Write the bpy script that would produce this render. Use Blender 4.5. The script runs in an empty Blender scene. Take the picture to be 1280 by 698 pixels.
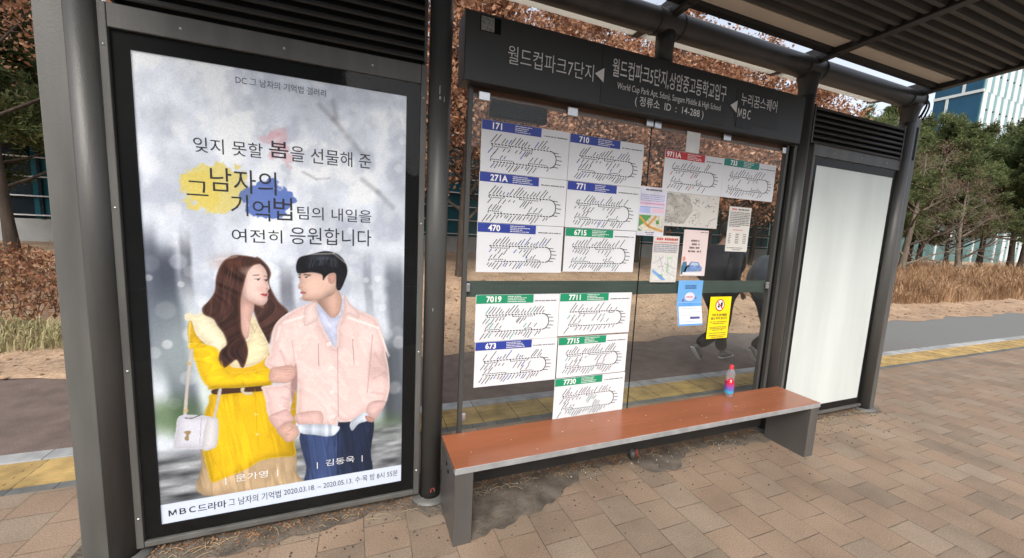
import bpy, bmesh, math, random
import numpy as np
from math import radians, sin, cos, pi, sqrt
from mathutils import Vector, Matrix

scene = bpy.context.scene
COL = scene.collection

# ---------------------------------------------------------------- camera
CAM_POS = (0.9859, -2.2808, 1.6794)
cam_d = bpy.data.cameras.new('camera')
cam = bpy.data.objects.new('camera', cam_d)
COL.objects.link(cam)
YAW, PITCH, ROLL = radians(21.6477), radians(-6.9199), radians(2.7854)
fw = Vector((sin(YAW)*cos(PITCH), cos(YAW)*cos(PITCH), sin(PITCH)))
rt0 = fw.cross(Vector((0, 0, 1))).normalized()
up0 = rt0.cross(fw)
rt = rt0*cos(ROLL) + up0*sin(ROLL)
up = up0*cos(ROLL) - rt0*sin(ROLL)
M = Matrix(((rt.x, up.x, -fw.x, CAM_POS[0]), (rt.y, up.y, -fw.y, CAM_POS[1]),
            (rt.z, up.z, -fw.z, CAM_POS[2]), (0, 0, 0, 1)))
cam.matrix_world = M
cam_d.sensor_width = 36.0
cam_d.lens = 36.0*485.42/1280.0
cam_d.clip_start = 0.05
cam_d.clip_end = 3000
scene.camera = cam

# ---------------------------------------------------------------- world, sun, exposure
SUN_EL, SUN_AZ = radians(42), radians(205)     # azimuth measured clockwise from +y
w = bpy.data.worlds.new('World')
scene.world = w
w.use_nodes = True
nt = w.node_tree
bg = nt.nodes['Background']
sky = nt.nodes.new('ShaderNodeTexSky')
sky.sky_type = 'NISHITA'
sky.sun_disc = False
sky.sun_elevation = SUN_EL
sky.sun_rotation = SUN_AZ
sky.air_density = 1.0
sky.dust_density = 4.0
sky.ozone_density = 1.0
hs = nt.nodes.new('ShaderNodeHueSaturation')
hs.inputs['Saturation'].default_value = 0.42
nt.links.new(sky.outputs[0], hs.inputs['Color'])
nt.links.new(hs.outputs[0], bg.inputs['Color'])
bg.inputs['Strength'].default_value = 0.145

sun_d = bpy.data.lights.new('sun', 'SUN')
sun_d.energy = 0.9
sun_d.angle = radians(22)
sun_d.color = (1.0, 0.95, 0.87)
sun = bpy.data.objects.new('sun', sun_d)
COL.objects.link(sun)
sdir = Vector((sin(SUN_AZ)*cos(SUN_EL), cos(SUN_AZ)*cos(SUN_EL), sin(SUN_EL)))   # towards the sun
sun.rotation_euler = sdir.to_track_quat('Z', 'Y').to_euler()
sun.location = (0, -10, 20)

vs = scene.view_settings
vs.view_transform = 'Standard'
vs.look = 'None'
vs.gamma = 1.0
vs.use_curve_mapping = False
vs.exposure = 1.05
cy = scene.cycles
cy.max_bounces = 8
cy.diffuse_bounces = 4
cy.glossy_bounces = 3
cy.transparent_max_bounces = 12
cy.use_denoising = True

# ---------------------------------------------------------------- helpers: objects
def tag(o, label=None, cat=None, group=None, kind=None):
    if label: o['label'] = label
    if cat: o['category'] = cat
    if group: o['group'] = group
    if kind: o['kind'] = kind
    return o

def empty(name, loc=(0, 0, 0)):
    o = bpy.data.objects.new(name, None)
    o.empty_display_size = 0.1
    COL.objects.link(o)
    o.location = loc
    return o

def link(name, me, mat=None, parent=None, loc=None):
    o = bpy.data.objects.new(name, me)
    COL.objects.link(o)
    if mat is not None and len(me.materials) == 0:
        me.materials.append(mat)
    if loc is not None: o.location = loc
    if parent is not None:
        o.parent = parent
        pl = Vector((0, 0, 0)); q = parent
        while q is not None:
            pl += q.location; q = q.parent
        if loc is None: o.location = -pl        # meshes are written in world coordinates
    return o

def copy_tree(o, parent=None):
    c = o.copy(); COL.objects.link(c)
    if parent is not None: c.parent = parent
    for ch in [x for x in list(COL.objects) if x.parent == o]:
        copy_tree(ch, c)
    return c

class MB:
    """collects boxes, prisms, tubes and quads into one mesh"""
    def __init__(s): s.v = []; s.f = []; s.sm = []
    def add(s, vs_, fs, smooth=False):
        n = len(s.v); s.v += [tuple(p) for p in vs_]
        for f in fs: s.f.append(tuple(i+n for i in f)); s.sm.append(smooth)
    def box(s, x0, x1, y0, y1, z0, z1):
        s.add([(x0,y0,z0),(x1,y0,z0),(x1,y1,z0),(x0,y1,z0),(x0,y0,z1),(x1,y0,z1),(x1,y1,z1),(x0,y1,z1)],
              [(0,3,2,1),(4,5,6,7),(0,1,5,4),(1,2,6,5),(2,3,7,6),(3,0,4,7)])
    def prism(s, pts, axis, a, b):
        """extrude a 2D outline (list of pairs) along axis 'x','y','z' from a to b"""
        def P(p, t):
            return {'x': (t, p[0], p[1]), 'y': (p[0], t, p[1]), 'z': (p[0], p[1], t)}[axis]
        n = len(pts)
        s.add([P(p, a) for p in pts] + [P(p, b) for p in pts],
              [tuple(range(n)), tuple(range(2*n-1, n-1, -1))] + [(i, i+n, (i+1) % n + n, (i+1) % n) for i in range(n)])
    def quad(s, a, b, c, d): s.add([a, b, c, d], [(0, 1, 2, 3)])
    def rect(s, x0, x1, z0, z1, y):          # facing -y
        s.add([(x0,y,z0),(x1,y,z0),(x1,y,z1),(x0,y,z1)], [(0,1,2,3)])
    def poly(s, pts, y): s.add([(p[0], y, p[1]) for p in pts], [tuple(range(len(pts)))])
    def tube(s, pts, rad, n=10, cap=True, smooth=True):
        pts = [Vector(p) for p in pts]
        if not hasattr(rad, '__len__'): rad = [rad]*len(pts)
        rings = []
        ref = None
        for i, p in enumerate(pts):
            d = (pts[min(i+1, len(pts)-1)] - pts[max(i-1, 0)])
            if d.length < 1e-9: d = Vector((0, 0, 1))
            d.normalize()
            if ref is None:
                ref = Vector((1, 0, 0)) if abs(d.x) < 0.9 else Vector((0, 1, 0))
            u = (ref - d*ref.dot(d)).normalized(); ref = u
            v = d.cross(u)
            rings.append([p + (u*cos(2*pi*k/n) + v*sin(2*pi*k/n))*rad[i] for k in range(n)])
        base = len(s.v)
        for r in rings: s.v += [tuple(q) for q in r]
        for i in range(len(rings)-1):
            for k in range(n):
                s.f.append((base+i*n+k, base+i*n+(k+1) % n, base+(i+1)*n+(k+1) % n, base+(i+1)*n+k)); s.sm.append(smooth)
        if cap:
            s.f.append(tuple(base+k for k in range(n-1, -1, -1))); s.sm.append(False)
            s.f.append(tuple(base+(len(rings)-1)*n+k for k in range(n))); s.sm.append(False)
    def lathe(s, prof, c, n=24, smooth=True):
        """prof: list of (r, z)"""
        base = len(s.v)
        for r, z in prof:
            s.v += [(c[0]+r*cos(2*pi*k/n), c[1]+r*sin(2*pi*k/n), c[2]+z) for k in range(n)]
        for i in range(len(prof)-1):
            for k in range(n):
                s.f.append((base+i*n+k, base+i*n+(k+1) % n, base+(i+1)*n+(k+1) % n, base+(i+1)*n+k)); s.sm.append(smooth)
    def mesh(s, name):
        me = bpy.data.meshes.new(name)
        me.from_pydata(s.v, [], s.f)
        me.polygons.foreach_set('use_smooth', s.sm)
        me.update()
        return me
    def build(s, name, mat, parent=None, bevel=0.0):
        o = link(name, s.mesh(name), mat, parent)
        if bevel:
            b = o.modifiers.new('bevel', 'BEVEL'); b.width = bevel; b.segments = 2
            b.limit_method = 'ANGLE'; b.angle_limit = radians(40)
        return o

def quads_mesh(name, P4):
    """P4: (n,4,3) array of loose quads"""
    n = len(P4)
    me = bpy.data.meshes.new(name)
    me.vertices.add(n*4); me.vertices.foreach_set('co', np.ascontiguousarray(P4, dtype=np.float32).ravel())
    me.loops.add(n*4); me.loops.foreach_set('vertex_index', np.arange(n*4, dtype=np.int32))
    me.polygons.add(n)
    me.polygons.foreach_set('loop_start', np.arange(0, n*4, 4, dtype=np.int32))
    me.update(calc_edges=True); me.validate()
    return me

# ---------------------------------------------------------------- helpers: materials
def srgb(r, g, b):
    def f(c):
        c /= 255.0
        return c/12.92 if c <= 0.04045 else ((c+0.055)/1.055)**2.4
    return (f(r), f(g), f(b), 1.0)

def new_mat(name):
    m = bpy.data.materials.new(name); m.use_nodes = True
    return m, m.node_tree, m.node_tree.nodes['Principled BSDF']

def mat(name, col, rough=0.6, metal=0.0, var=0.12, scale=8.0, bump=0.0, bscale=60.0, spec=0.5, stretch=None):
    """base colour varied by procedural noise, optional fine bump"""
    m, t, p = new_mat(name)
    col = tuple(col)[:3] + (1.0,)
    p.inputs['Roughness'].default_value = rough
    p.inputs['Metallic'].default_value = metal
    p.inputs['Specular IOR Level'].default_value = spec
    tc = t.nodes.new('ShaderNodeTexCoord')
    mp = t.nodes.new('ShaderNodeMapping'); t.links.new(tc.outputs['Object'], mp.inputs[0])
    if stretch: mp.inputs['Scale'].default_value = stretch
    n = t.nodes.new('ShaderNodeTexNoise'); n.inputs['Scale'].default_value = scale; n.inputs['Detail'].default_value = 6
    t.links.new(mp.outputs[0], n.inputs['Vector'])
    r = t.nodes.new('ShaderNodeValToRGB')
    r.color_ramp.elements[0].position = 0.3; r.color_ramp.elements[1].position = 0.7
    r.color_ramp.elements[0].color = tuple(c*(1-var) for c in col[:3]) + (1,)
    r.color_ramp.elements[1].color = tuple(min(1, c*(1+var)) for c in col[:3]) + (1,)
    t.links.new(n.outputs['Fac'], r.inputs[0]); t.links.new(r.outputs[0], p.inputs['Base Color'])
    rm = t.nodes.new('ShaderNodeMapRange'); rm.inputs['To Min'].default_value = max(0.02, rough-0.07); rm.inputs['To Max'].default_value = min(1, rough+0.07)
    t.links.new(n.outputs['Fac'], rm.inputs[0]); t.links.new(rm.outputs[0], p.inputs['Roughness'])
    if bump:
        n2 = t.nodes.new('ShaderNodeTexNoise'); n2.inputs['Scale'].default_value = bscale; n2.inputs['Detail'].default_value = 4
        t.links.new(tc.outputs['Object'], n2.inputs['Vector'])
        b = t.nodes.new('ShaderNodeBump'); b.inputs['Strength'].default_value = bump; b.inputs['Distance'].default_value = 0.01
        t.links.new(n2.outputs['Fac'], b.inputs['Height']); t.links.new(b.outputs[0], p.inputs['Normal'])
    return m

def leaf_mat(name, cols, rough=0.7, trans=0.25, patch=0.0, pscale=0.6):
    """colour picked per loose leaf"""
    m, t, p = new_mat(name)
    g = t.nodes.new('ShaderNodeNewGeometry')
    r = t.nodes.new('ShaderNodeValToRGB')
    els = r.color_ramp.elements
    while len(els) < len(cols): els.new(0.5)
    for i, c in enumerate(cols):
        els[i].position = i/(len(cols)-1); els[i].color = tuple(c[:3]) + (1,)
    t.links.new(g.outputs['Random Per Island'], r.inputs[0])
    src = r.outputs[0]
    if patch:
        tc = t.nodes.new('ShaderNodeTexCoord'); pn = t.nodes.new('ShaderNodeTexNoise'); pn.inputs['Scale'].default_value = pscale; pn.inputs['Detail'].default_value = 3
        t.links.new(tc.outputs['Object'], pn.inputs['Vector'])
        pr = t.nodes.new('ShaderNodeValToRGB'); pr.color_ramp.elements[0].position = 0.35; pr.color_ramp.elements[1].position = 0.65
        pr.color_ramp.elements[0].color = (1-patch, 1-patch*1.15, 1-patch*1.25, 1); pr.color_ramp.elements[1].color = (1+patch*0.3, 1+patch*0.3, 1+patch*0.3, 1)
        t.links.new(pn.outputs['Fac'], pr.inputs[0])
        mm = t.nodes.new('ShaderNodeMix'); mm.data_type = 'RGBA'; mm.blend_type = 'MULTIPLY'; mm.inputs['Factor'].default_value = 1
        t.links.new(src, mm.inputs['A']); t.links.new(pr.outputs[0], mm.inputs['B']); src = mm.outputs['Result']
    t.links.new(src, p.inputs['Base Color'])
    p.inputs['Roughness'].default_value = rough
    p.inputs['Specular IOR Level'].default_value = 0.25
    tr = t.nodes.new('ShaderNodeBsdfTranslucent'); t.links.new(src, tr.inputs['Color'])
    mx = t.nodes.new('ShaderNodeMixShader'); mx.inputs[0].default_value = trans
    out = t.nodes['Material Output']
    t.links.new(p.outputs[0], mx.inputs[1]); t.links.new(tr.outputs[0], mx.inputs[2]); t.links.new(mx.outputs[0], out.inputs['Surface'])
    return m

def glass_mat(name, tint=(0.9, 0.94, 0.92), dirt=0.05, ior=1.45, gain=1.0):
    m = bpy.data.materials.new(name); m.use_nodes = True
    t = m.node_tree; t.nodes.clear()
    out = t.nodes.new('ShaderNodeOutputMaterial')
    tr = t.nodes.new('ShaderNodeBsdfTransparent'); tr.inputs[0].default_value = tuple(tint) + (1,)
    gl = t.nodes.new('ShaderNodeBsdfGlossy'); gl.inputs['Roughness'].default_value = 0.03
    df = t.nodes.new('ShaderNodeBsdfDiffuse'); df.inputs[0].default_value = (0.6, 0.58, 0.54, 1)
    fr = t.nodes.new('ShaderNodeFresnel'); fr.inputs[0].default_value = ior
    ml = t.nodes.new('ShaderNodeMath'); ml.operation = 'MULTIPLY'; ml.inputs[1].default_value = gain
    t.links.new(fr.outputs[0], ml.inputs[0])
    gm = t.nodes.new('ShaderNodeNewGeometry'); iv = t.nodes.new('ShaderNodeMath'); iv.operation = 'SUBTRACT'; iv.inputs[0].default_value = gain
    t.links.new(gm.outputs['Backfacing'], iv.inputs[1]); iv.use_clamp = True; t.links.new(iv.outputs[0], ml.inputs[1])
    m1 = t.nodes.new('ShaderNodeMixShader'); t.links.new(ml.outputs[0], m1.inputs[0])
    t.links.new(tr.outputs[0], m1.inputs[1]); t.links.new(gl.outputs[0], m1.inputs[2])
    tc = t.nodes.new('ShaderNodeTexCoord')
    n = t.nodes.new('ShaderNodeTexNoise'); n.inputs['Scale'].default_value = 2.2; n.inputs['Detail'].default_value = 8
    t.links.new(tc.outputs['Object'], n.inputs['Vector'])
    mr = t.nodes.new('ShaderNodeMapRange'); mr.inputs['From Min'].default_value = 0.35; mr.inputs['From Max'].default_value = 0.8
    mr.inputs['To Min'].default_value = dirt*0.3; mr.inputs['To Max'].default_value = dirt*2
    t.links.new(n.outputs['Fac'], mr.inputs[0])
    m2 = t.nodes.new('ShaderNodeMixShader'); t.links.new(mr.outputs[0], m2.inputs[0])
    t.links.new(m1.outputs[0], m2.inputs[1]); t.links.new(df.outputs[0], m2.inputs[2])
    t.links.new(m2.outputs[0], out.inputs['Surface'])
    return m

def text_mesh(body, box, y, material, name, parent, bold=0.0, keep=False, spacing=1.0):
    """flat lettering fitted into box = (x0, x1, z0, z1), facing -y"""
    c = bpy.data.curves.new('lettering', 'FONT')
    c.body = body; c.offset = bold; c.resolution_u = 3; c.space_character = spacing
    o = bpy.data.objects.new('lettering_tmp', c); COL.objects.link(o)
    dg = bpy.context.evaluated_depsgraph_get()
    me = bpy.data.meshes.new_from_object(o.evaluated_get(dg))
    bpy.data.objects.remove(o); bpy.data.curves.remove(c)
    n = len(me.vertices); co = np.zeros(n*3, np.float32); me.vertices.foreach_get('co', co); co = co.reshape(-1, 3)
    mn, mx = co.min(0), co.max(0)
    x0, x1, z0, z1 = box
    sx = (x1-x0)/(mx[0]-mn[0]); sz = (z1-z0)/(mx[1]-mn[1])
    if keep: sx = sz = min(sx, sz)
    out = np.zeros_like(co)
    out[:, 0] = x0 + (co[:, 0]-mn[0])*sx
    out[:, 1] = y
    out[:, 2] = z0 + (co[:, 1]-mn[1])*sz
    me.vertices.foreach_set('co', out.ravel()); me.materials.clear(); me.update()
    me.name = name
    return link(name, me, material, parent)

rng = np.random.default_rng(7)
random.seed(7)

# ================================================================ ground
def berm(x, y):
    t = min(max((y-2.95)/5.5, 0), 1)
    return 0.62*t*t*(3-2*t) + (0.03*sin(x*1.7)*sin(y*2.3+x) + 0.02*sin(x*4.1+y*3.0))*min(max((y-3.0)/0.8, 0), 1)

def paving_mat():
    m, t, p = new_mat('paving_brick')
    tc = t.nodes.new('ShaderNodeTexCoord')
    sp = t.nodes.new('ShaderNodeSeparateXYZ'); t.links.new(tc.outputs['Object'], sp.inputs[0])
    # slightly wobbly joints
    wn = t.nodes.new('ShaderNodeTexNoise'); wn.inputs['Scale'].default_value = 3.0; wn.inputs['Detail'].default_value = 3
    t.links.new(tc.outputs['Object'], wn.inputs['Vector'])
    def madd(src, mul, add):
        n = t.nodes.new('ShaderNodeMath'); n.operation = 'MULTIPLY_ADD'; n.inputs[1].default_value = mul; n.inputs[2].default_value = add
        t.links.new(src, n.inputs[0]); return n.outputs[0]
    def add(a, b):
        n = t.nodes.new('ShaderNodeMath'); n.operation = 'ADD'; t.links.new(a, n.inputs[0]); t.links.new(b, n.inputs[1]); return n.outputs[0]
    wob = madd(wn.outputs['Fac'], 0.018, -0.009)
    cb = t.nodes.new('ShaderNodeCombineXYZ')
    u = add(madd(sp.outputs['Y'], 1.0, 100*0.2155+0.587), wob)
    v = add(madd(sp.outputs['X'], 1.0, 400*0.228-2.61), wob)
    t.links.new(u, cb.inputs[0]); t.links.new(v, cb.inputs[1])
    br = t.nodes.new('ShaderNodeTexBrick'); br.offset = 0.5; br.offset_frequency = 2; br.squash = 1
    br.inputs['Scale'].default_value = 1.0; br.inputs['Brick Width'].default_value = 0.2155
    br.inputs['Row Height'].default_value = 0.228; br.inputs['Mortar Size'].default_value = 0.0028
    br.inputs['Mortar Smooth'].default_value = 0.25
    br.inputs['Color1'].default_value = (0.0, 0, 0, 1); br.inputs['Color2'].default_value = (1, 1, 1, 1); br.inputs['Mortar'].default_value = (0.5, 0.5, 0.5, 1)
    t.links.new(cb.outputs[0], br.inputs['Vector'])
    ramp = t.nodes.new('ShaderNodeValToRGB')
    e = ramp.color_ramp.elements
    e[0].position = 0; e[0].color = (0.195, 0.154, 0.118, 1)
    e[1].position = 1; e[1].color = (0.262, 0.208, 0.158, 1)
    for pos, c in ((0.2, (0.235, 0.172, 0.125, 1)), (0.55, (0.262, 0.193, 0.140, 1)), (0.8, (0.228, 0.182, 0.138, 1))):
        q = e.new(pos); q.color = c
    t.links.new(br.outputs['Color'], ramp.inputs[0])
    # wear: large stains, fine aggregate
    n1 = t.nodes.new('ShaderNodeTexNoise'); n1.inputs['Scale'].default_value = 1.9; n1.inputs['Detail'].default_value = 7; n1.inputs['Roughness'].default_value = 0.6
    t.links.new(tc.outputs['Object'], n1.inputs['Vector'])
    r1 = t.nodes.new('ShaderNodeValToRGB'); r1.color_ramp.elements[0].position = 0.28; r1.color_ramp.elements[0].color = (0.76, 0.745, 0.73, 1)
    r1.color_ramp.elements[1].position = 0.62; r1.color_ramp.elements[1].color = (1.12, 1.1, 1.08, 1)
    t.links.new(n1.outputs['Fac'], r1.inputs[0])
    n2 = t.nodes.new('ShaderNodeTexNoise'); n2.inputs['Scale'].default_value = 130; n2.inputs['Detail'].default_value = 3
    t.links.new(tc.outputs['Object'], n2.inputs['Vector'])
    r2 = t.nodes.new('ShaderNodeValToRGB'); r2.color_ramp.elements[0].position = 0.3; r2.color_ramp.elements[0].color = (0.72, 0.72, 0.72, 1)
    r2.color_ramp.elements[1].position = 0.72; r2.color_ramp.elements[1].color = (1.2, 1.19, 1.17, 1)
    t.links.new(n2.outputs['Fac'], r2.inputs[0])
    def mul(a, b):
        n = t.nodes.new('ShaderNodeMix'); n.data_type = 'RGBA'; n.blend_type = 'MULTIPLY'; n.inputs['Factor'].default_value = 1
        t.links.new(a, n.inputs['A']); t.links.new(b, n.inputs['B']); return n.outputs['Result']
    c = mul(mul(ramp.outputs[0], r1.outputs[0]), r2.outputs[0])
    # chewing gum spots
    vo = t.nodes.new('ShaderNodeTexVoronoi'); vo.inputs['Scale'].default_value = 1.6; vo.inputs['Randomness'].default_value = 1
    vw = t.nodes.new('ShaderNodeVectorMath'); vw.operation = 'ADD'
    t.links.new(tc.outputs['Object'], vw.inputs[0])
    vn = t.nodes.new('ShaderNodeTexNoise'); vn.inputs['Scale'].default_value = 25
    t.links.new(tc.outputs['Object'], vn.inputs['Vector'])
    vsn = t.nodes.new('ShaderNodeVectorMath'); vsn.operation = 'SCALE'; vsn.inputs['Scale'].default_value = 0.02
    t.links.new(vn.outputs['Color'], vsn.inputs[0]); t.links.new(vsn.outputs[0], vw.inputs[1])
    t.links.new(vw.outputs[0], vo.inputs['Vector'])
    lt = t.nodes.new('ShaderNodeMapRange'); lt.inputs['From Min'].default_value = 0.024; lt.inputs['From Max'].default_value = 0.032
    lt.inputs['To Min'].default_value = 0.25; lt.inputs['To Max'].default_value = 1
    t.links.new(vo.outputs['Distance'], lt.inputs[0])
    cc = t.nodes.new('ShaderNodeCombineColor')
    for i in range(3): t.links.new(lt.outputs[0], cc.inputs[i])
    c = mul(c, cc.outputs[0])
    # joints
    mx = t.nodes.new('ShaderNodeMix'); mx.data_type = 'RGBA'; mx.inputs['B'].default_value = (0.085, 0.065, 0.05, 1)
    jn = t.nodes.new('ShaderNodeTexNoise'); jn.inputs['Scale'].default_value = 6
    t.links.new(tc.outputs['Object'], jn.inputs['Vector'])
    jr = t.nodes.new('ShaderNodeMapRange'); jr.inputs['From Min'].default_value = 0.35; jr.inputs['From Max'].default_value = 0.6; jr.inputs['To Min'].default_value = 0.35; jr.inputs['To Max'].default_value = 1.0
    t.links.new(jn.outputs['Fac'], jr.inputs[0])
    jm = t.nodes.new('ShaderNodeMath'); jm.operation = 'MULTIPLY'; t.links.new(br.outputs['Fac'], jm.inputs[0]); t.links.new(jr.outputs[0], jm.inputs[1])
    t.links.new(jm.outputs[0], mx.inputs['Factor']); t.links.new(c, mx.inputs['A'])
    t.links.new(mx.outputs['Result'], p.inputs['Base Color'])
    p.inputs['Roughness'].default_value = 0.8
    p.inputs['Specular IOR Level'].default_value = 0.3
    hm = t.nodes.new('ShaderNodeMath'); hm.operation = 'MULTIPLY_ADD'; hm.inputs[1].default_value = -0.9
    t.links.new(br.outputs['Fac'], hm.inputs[0])
    hb = t.nodes.new('ShaderNodeMath'); hb.operation = 'MULTIPLY'; hb.inputs[1].default_value = 0.25
    t.links.new(n2.outputs['Fac'], hb.inputs[0]); t.links.new(hb.outputs[0], hm.inputs[2])
    b = t.nodes.new('ShaderNodeBump'); b.inputs['Strength'].default_value = 0.6; b.inputs['Distance'].default_value = 0.006
    t.links.new(hm.outputs[0], b.inputs['Height']); t.links.new(b.outputs[0], p.inputs['Normal'])
    return m

def sheet(name, x0, x1, y0, y1, z, m, kind='structure'):
    b = MB(); b.add([(x0,y0,z),(x1,y0,z),(x1,y1,z),(x0,y1,z)], [(0,1,2,3)])
    return tag(b.build(name, m), kind=kind)

def joint_mat(name, col, xw, jc, rough=0.8, var=0.2, bars=False):
    """tiles joined every xw metres along x"""
    m, t, p = new_mat(name)
    tc = t.nodes.new('ShaderNodeTexCoord')
    mp = t.nodes.new('ShaderNodeMapping'); mp.inputs['Location'].default_value = (30.0, 30.8-0.8*2+0.3*0-0.0, 0)
    t.links.new(tc.outputs['Object'], mp.inputs[0])
    br = t.nodes.new('ShaderNodeTexBrick'); br.offset = 0.0
    br.inputs['Scale'].default_value = 1; br.inputs['Brick Width'].default_value = xw; br.inputs['Row Height'].default_value = 50
    br.inputs['Mortar Size'].default_value = 0.004; br.inputs['Mortar Smooth'].default_value = 0.2
    br.inputs['Color1'].default_value = tuple(c*0.8 for c in col[:3]) + (1,); br.inputs['Color2'].default_value = tuple(min(1, c*1.15) for c in col[:3]) + (1,)
    br.inputs['Mortar'].default_value = tuple(jc[:3]) + (1,)
    t.links.new(mp.outputs[0], br.inputs['Vector'])
    n = t.nodes.new('ShaderNodeTexNoise'); n.inputs['Scale'].default_value = 7; n.inputs['Detail'].default_value = 8
    t.links.new(tc.outputs['Object'], n.inputs['Vector'])
    r = t.nodes.new('ShaderNodeValToRGB'); r.color_ramp.elements[0].position = 0.3; r.color_ramp.elements[1].position = 0.7
    r.color_ramp.elements[0].color = (1-var*2,)*3 + (1,); r.color_ramp.elements[1].color = (1.05,)*3 + (1,)
    t.links.new(n.outputs['Fac'], r.inputs[0])
    mx = t.nodes.new('ShaderNodeMix'); mx.data_type = 'RGBA'; mx.blend_type = 'MULTIPLY'; mx.inputs['Factor'].default_value = 1
    t.links.new(br.outputs['Color'], mx.inputs['A']); t.links.new(r.outputs[0], mx.inputs['B'])
    t.links.new(mx.outputs['Result'], p.inputs['Base Color']); p.inputs['Roughness'].default_value = rough
    n2 = t.nodes.new('ShaderNodeTexNoise'); n2.inputs['Scale'].default_value = 90
    t.links.new(tc.outputs['Object'], n2.inputs['Vector'])
    b = t.nodes.new('ShaderNodeBump'); b.inputs['Strength'].default_value = 0.4; b.inputs['Distance'].default_value = 0.006
    t.links.new(n2.outputs['Fac'], b.inputs['Height']); t.links.new(b.outputs[0], p.inputs['Normal'])
    return m

def asphalt_mat(name, c0, c1=None, x_mix=(6, 10)):
    m = mat(name, c0, 0.85, 0, 0.25, 5, 0.6, 180)
    t = m.node_tree; p = t.nodes['Principled BSDF']
    n = t.nodes.new('ShaderNodeTexNoise'); n.inputs['Scale'].default_value = 160; n.inputs['Detail'].default_value = 2
    tc = [x for x in t.nodes if x.type == 'TEX_COORD'][0]
    t.links.new(tc.outputs['Object'], n.inputs['Vector'])
    r = t.nodes.new('ShaderNodeValToRGB'); r.color_ramp.elements[0].position = 0.35; r.color_ramp.elements[0].color = (0.75,)*3 + (1,)
    r.color_ramp.elements[1].position = 0.75; r.color_ramp.elements[1].color = (1.5,)*3 + (1,)
    t.links.new(n.outputs['Fac'], r.inputs[0])
    src = p.inputs['Base Color'].links[0].from_socket
    if c1:
        sp = t.nodes.new('ShaderNodeSeparateXYZ'); t.links.new(tc.outputs['Object'], sp.inputs[0])
        mr = t.nodes.new('ShaderNodeMapRange'); mr.inputs['From Min'].default_value = x_mix[0]; mr.inputs['From Max'].default_value = x_mix[1]
        t.links.new(sp.outputs['X'], mr.inputs[0])
        m0 = t.nodes.new('ShaderNodeMix'); m0.data_type = 'RGBA'; m0.inputs['B'].default_value = tuple(c1) + (1,)
        t.links.new(mr.outputs[0], m0.inputs['Factor']); t.links.new(src, m0.inputs['A']); src = m0.outputs['Result']
    mx = t.nodes.new('ShaderNodeMix'); mx.data_type = 'RGBA'; mx.blend_type = 'MULTIPLY'; mx.inputs['Factor'].default_value = 1
    t.links.new(src, mx.inputs['A']); t.links.new(r.outputs[0], mx.inputs['B']); t.links.new(mx.outputs['Result'], p.inputs['Base Color'])
    return m

M_earth = mat('earth', (0.16, 0.13, 0.10), 0.95, 0, 0.3, 0.5, 0.5, 20)
sheet('ground', -700, 900, -700, 900, -0.25, M_earth)
M_pave = paving_mat()
sheet('pavement', -40, 70, -3.05, 0.735, 0.0, M_pave)
M_grey_tile = joint_mat('grey_tile', (0.13, 0.135, 0.13), 0.22, (0.05, 0.045, 0.04))
sheet('grey_tile_strip', -40, 70, 0.735, 0.805, 0.0, M_grey_tile)
M_tact = joint_mat('tactile_tile', (0.45, 0.31, 0.115), 0.33, (0.13, 0.09, 0.04), 0.75, 0.22)
b = MB(); b.box(-40, 70, 0.805, 1.115, -0.1, 0.006)
# raised guide bars of the tactile blocks
k = -2.97
while k < 16:
    for j in range(4):
        yy = 0.84+0.072*j
        b.box(k+0.03, k+0.30, yy, yy+0.024, 0.0055, 0.009)
    k += 0.33
tag(b.build('tactile_paving', M_tact), kind='structure')
M_kerb = joint_mat('granite_kerb', (0.36, 0.37, 0.37), 1.0, (0.10, 0.10, 0.10), 0.75, 0.2)
b = MB(); b.box(-40, 70, 1.119, 1.25, -0.2, 0.012); tag(b.build('kerb_strip', M_kerb, bevel=0.006), kind='structure')
M_path = asphalt_mat('cycle_path_asphalt', (0.125, 0.092, 0.078), (0.15, 0.155, 0.15), (5.5, 11))
sheet('cycle_path', -40, 70, 1.25, 3.05, -0.012, M_path)
M_road = asphalt_mat('road_asphalt', (0.055, 0.055, 0.056))
sheet('road', -60, 90, -16.2, -3.25, -0.14, M_road)
b = MB(); b.box(-60, 90, -3.25, -3.05, -0.3, 0.008); tag(b.build('kerb', M_kerb, bevel=0.01), kind='structure')
b = MB(); b.box(-60, 90, -16.4, -16.2, -0.3, 0.01); tag(b.build('kerb', M_kerb, bevel=0.01), kind='structure')
M_far = mat('far_pavement', (0.25, 0.2, 0.16), 0.9)
sheet('far_pavement', -60, 90, -21, -16.4, 0.0, M_far)
M_line = mat('road_paint', (0.75, 0.74, 0.7), 0.7, 0, 0.15, 12)
b = MB()
for i in range(-8, 14): b.add([(i*5,-9.8,-.136),(i*5+2.6,-9.8,-.136),(i*5+2.6,-9.65,-.136),(i*5,-9.65,-.136)], [(0,1,2,3)])
tag(b.build('road_markings', M_line), kind='structure')

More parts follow.
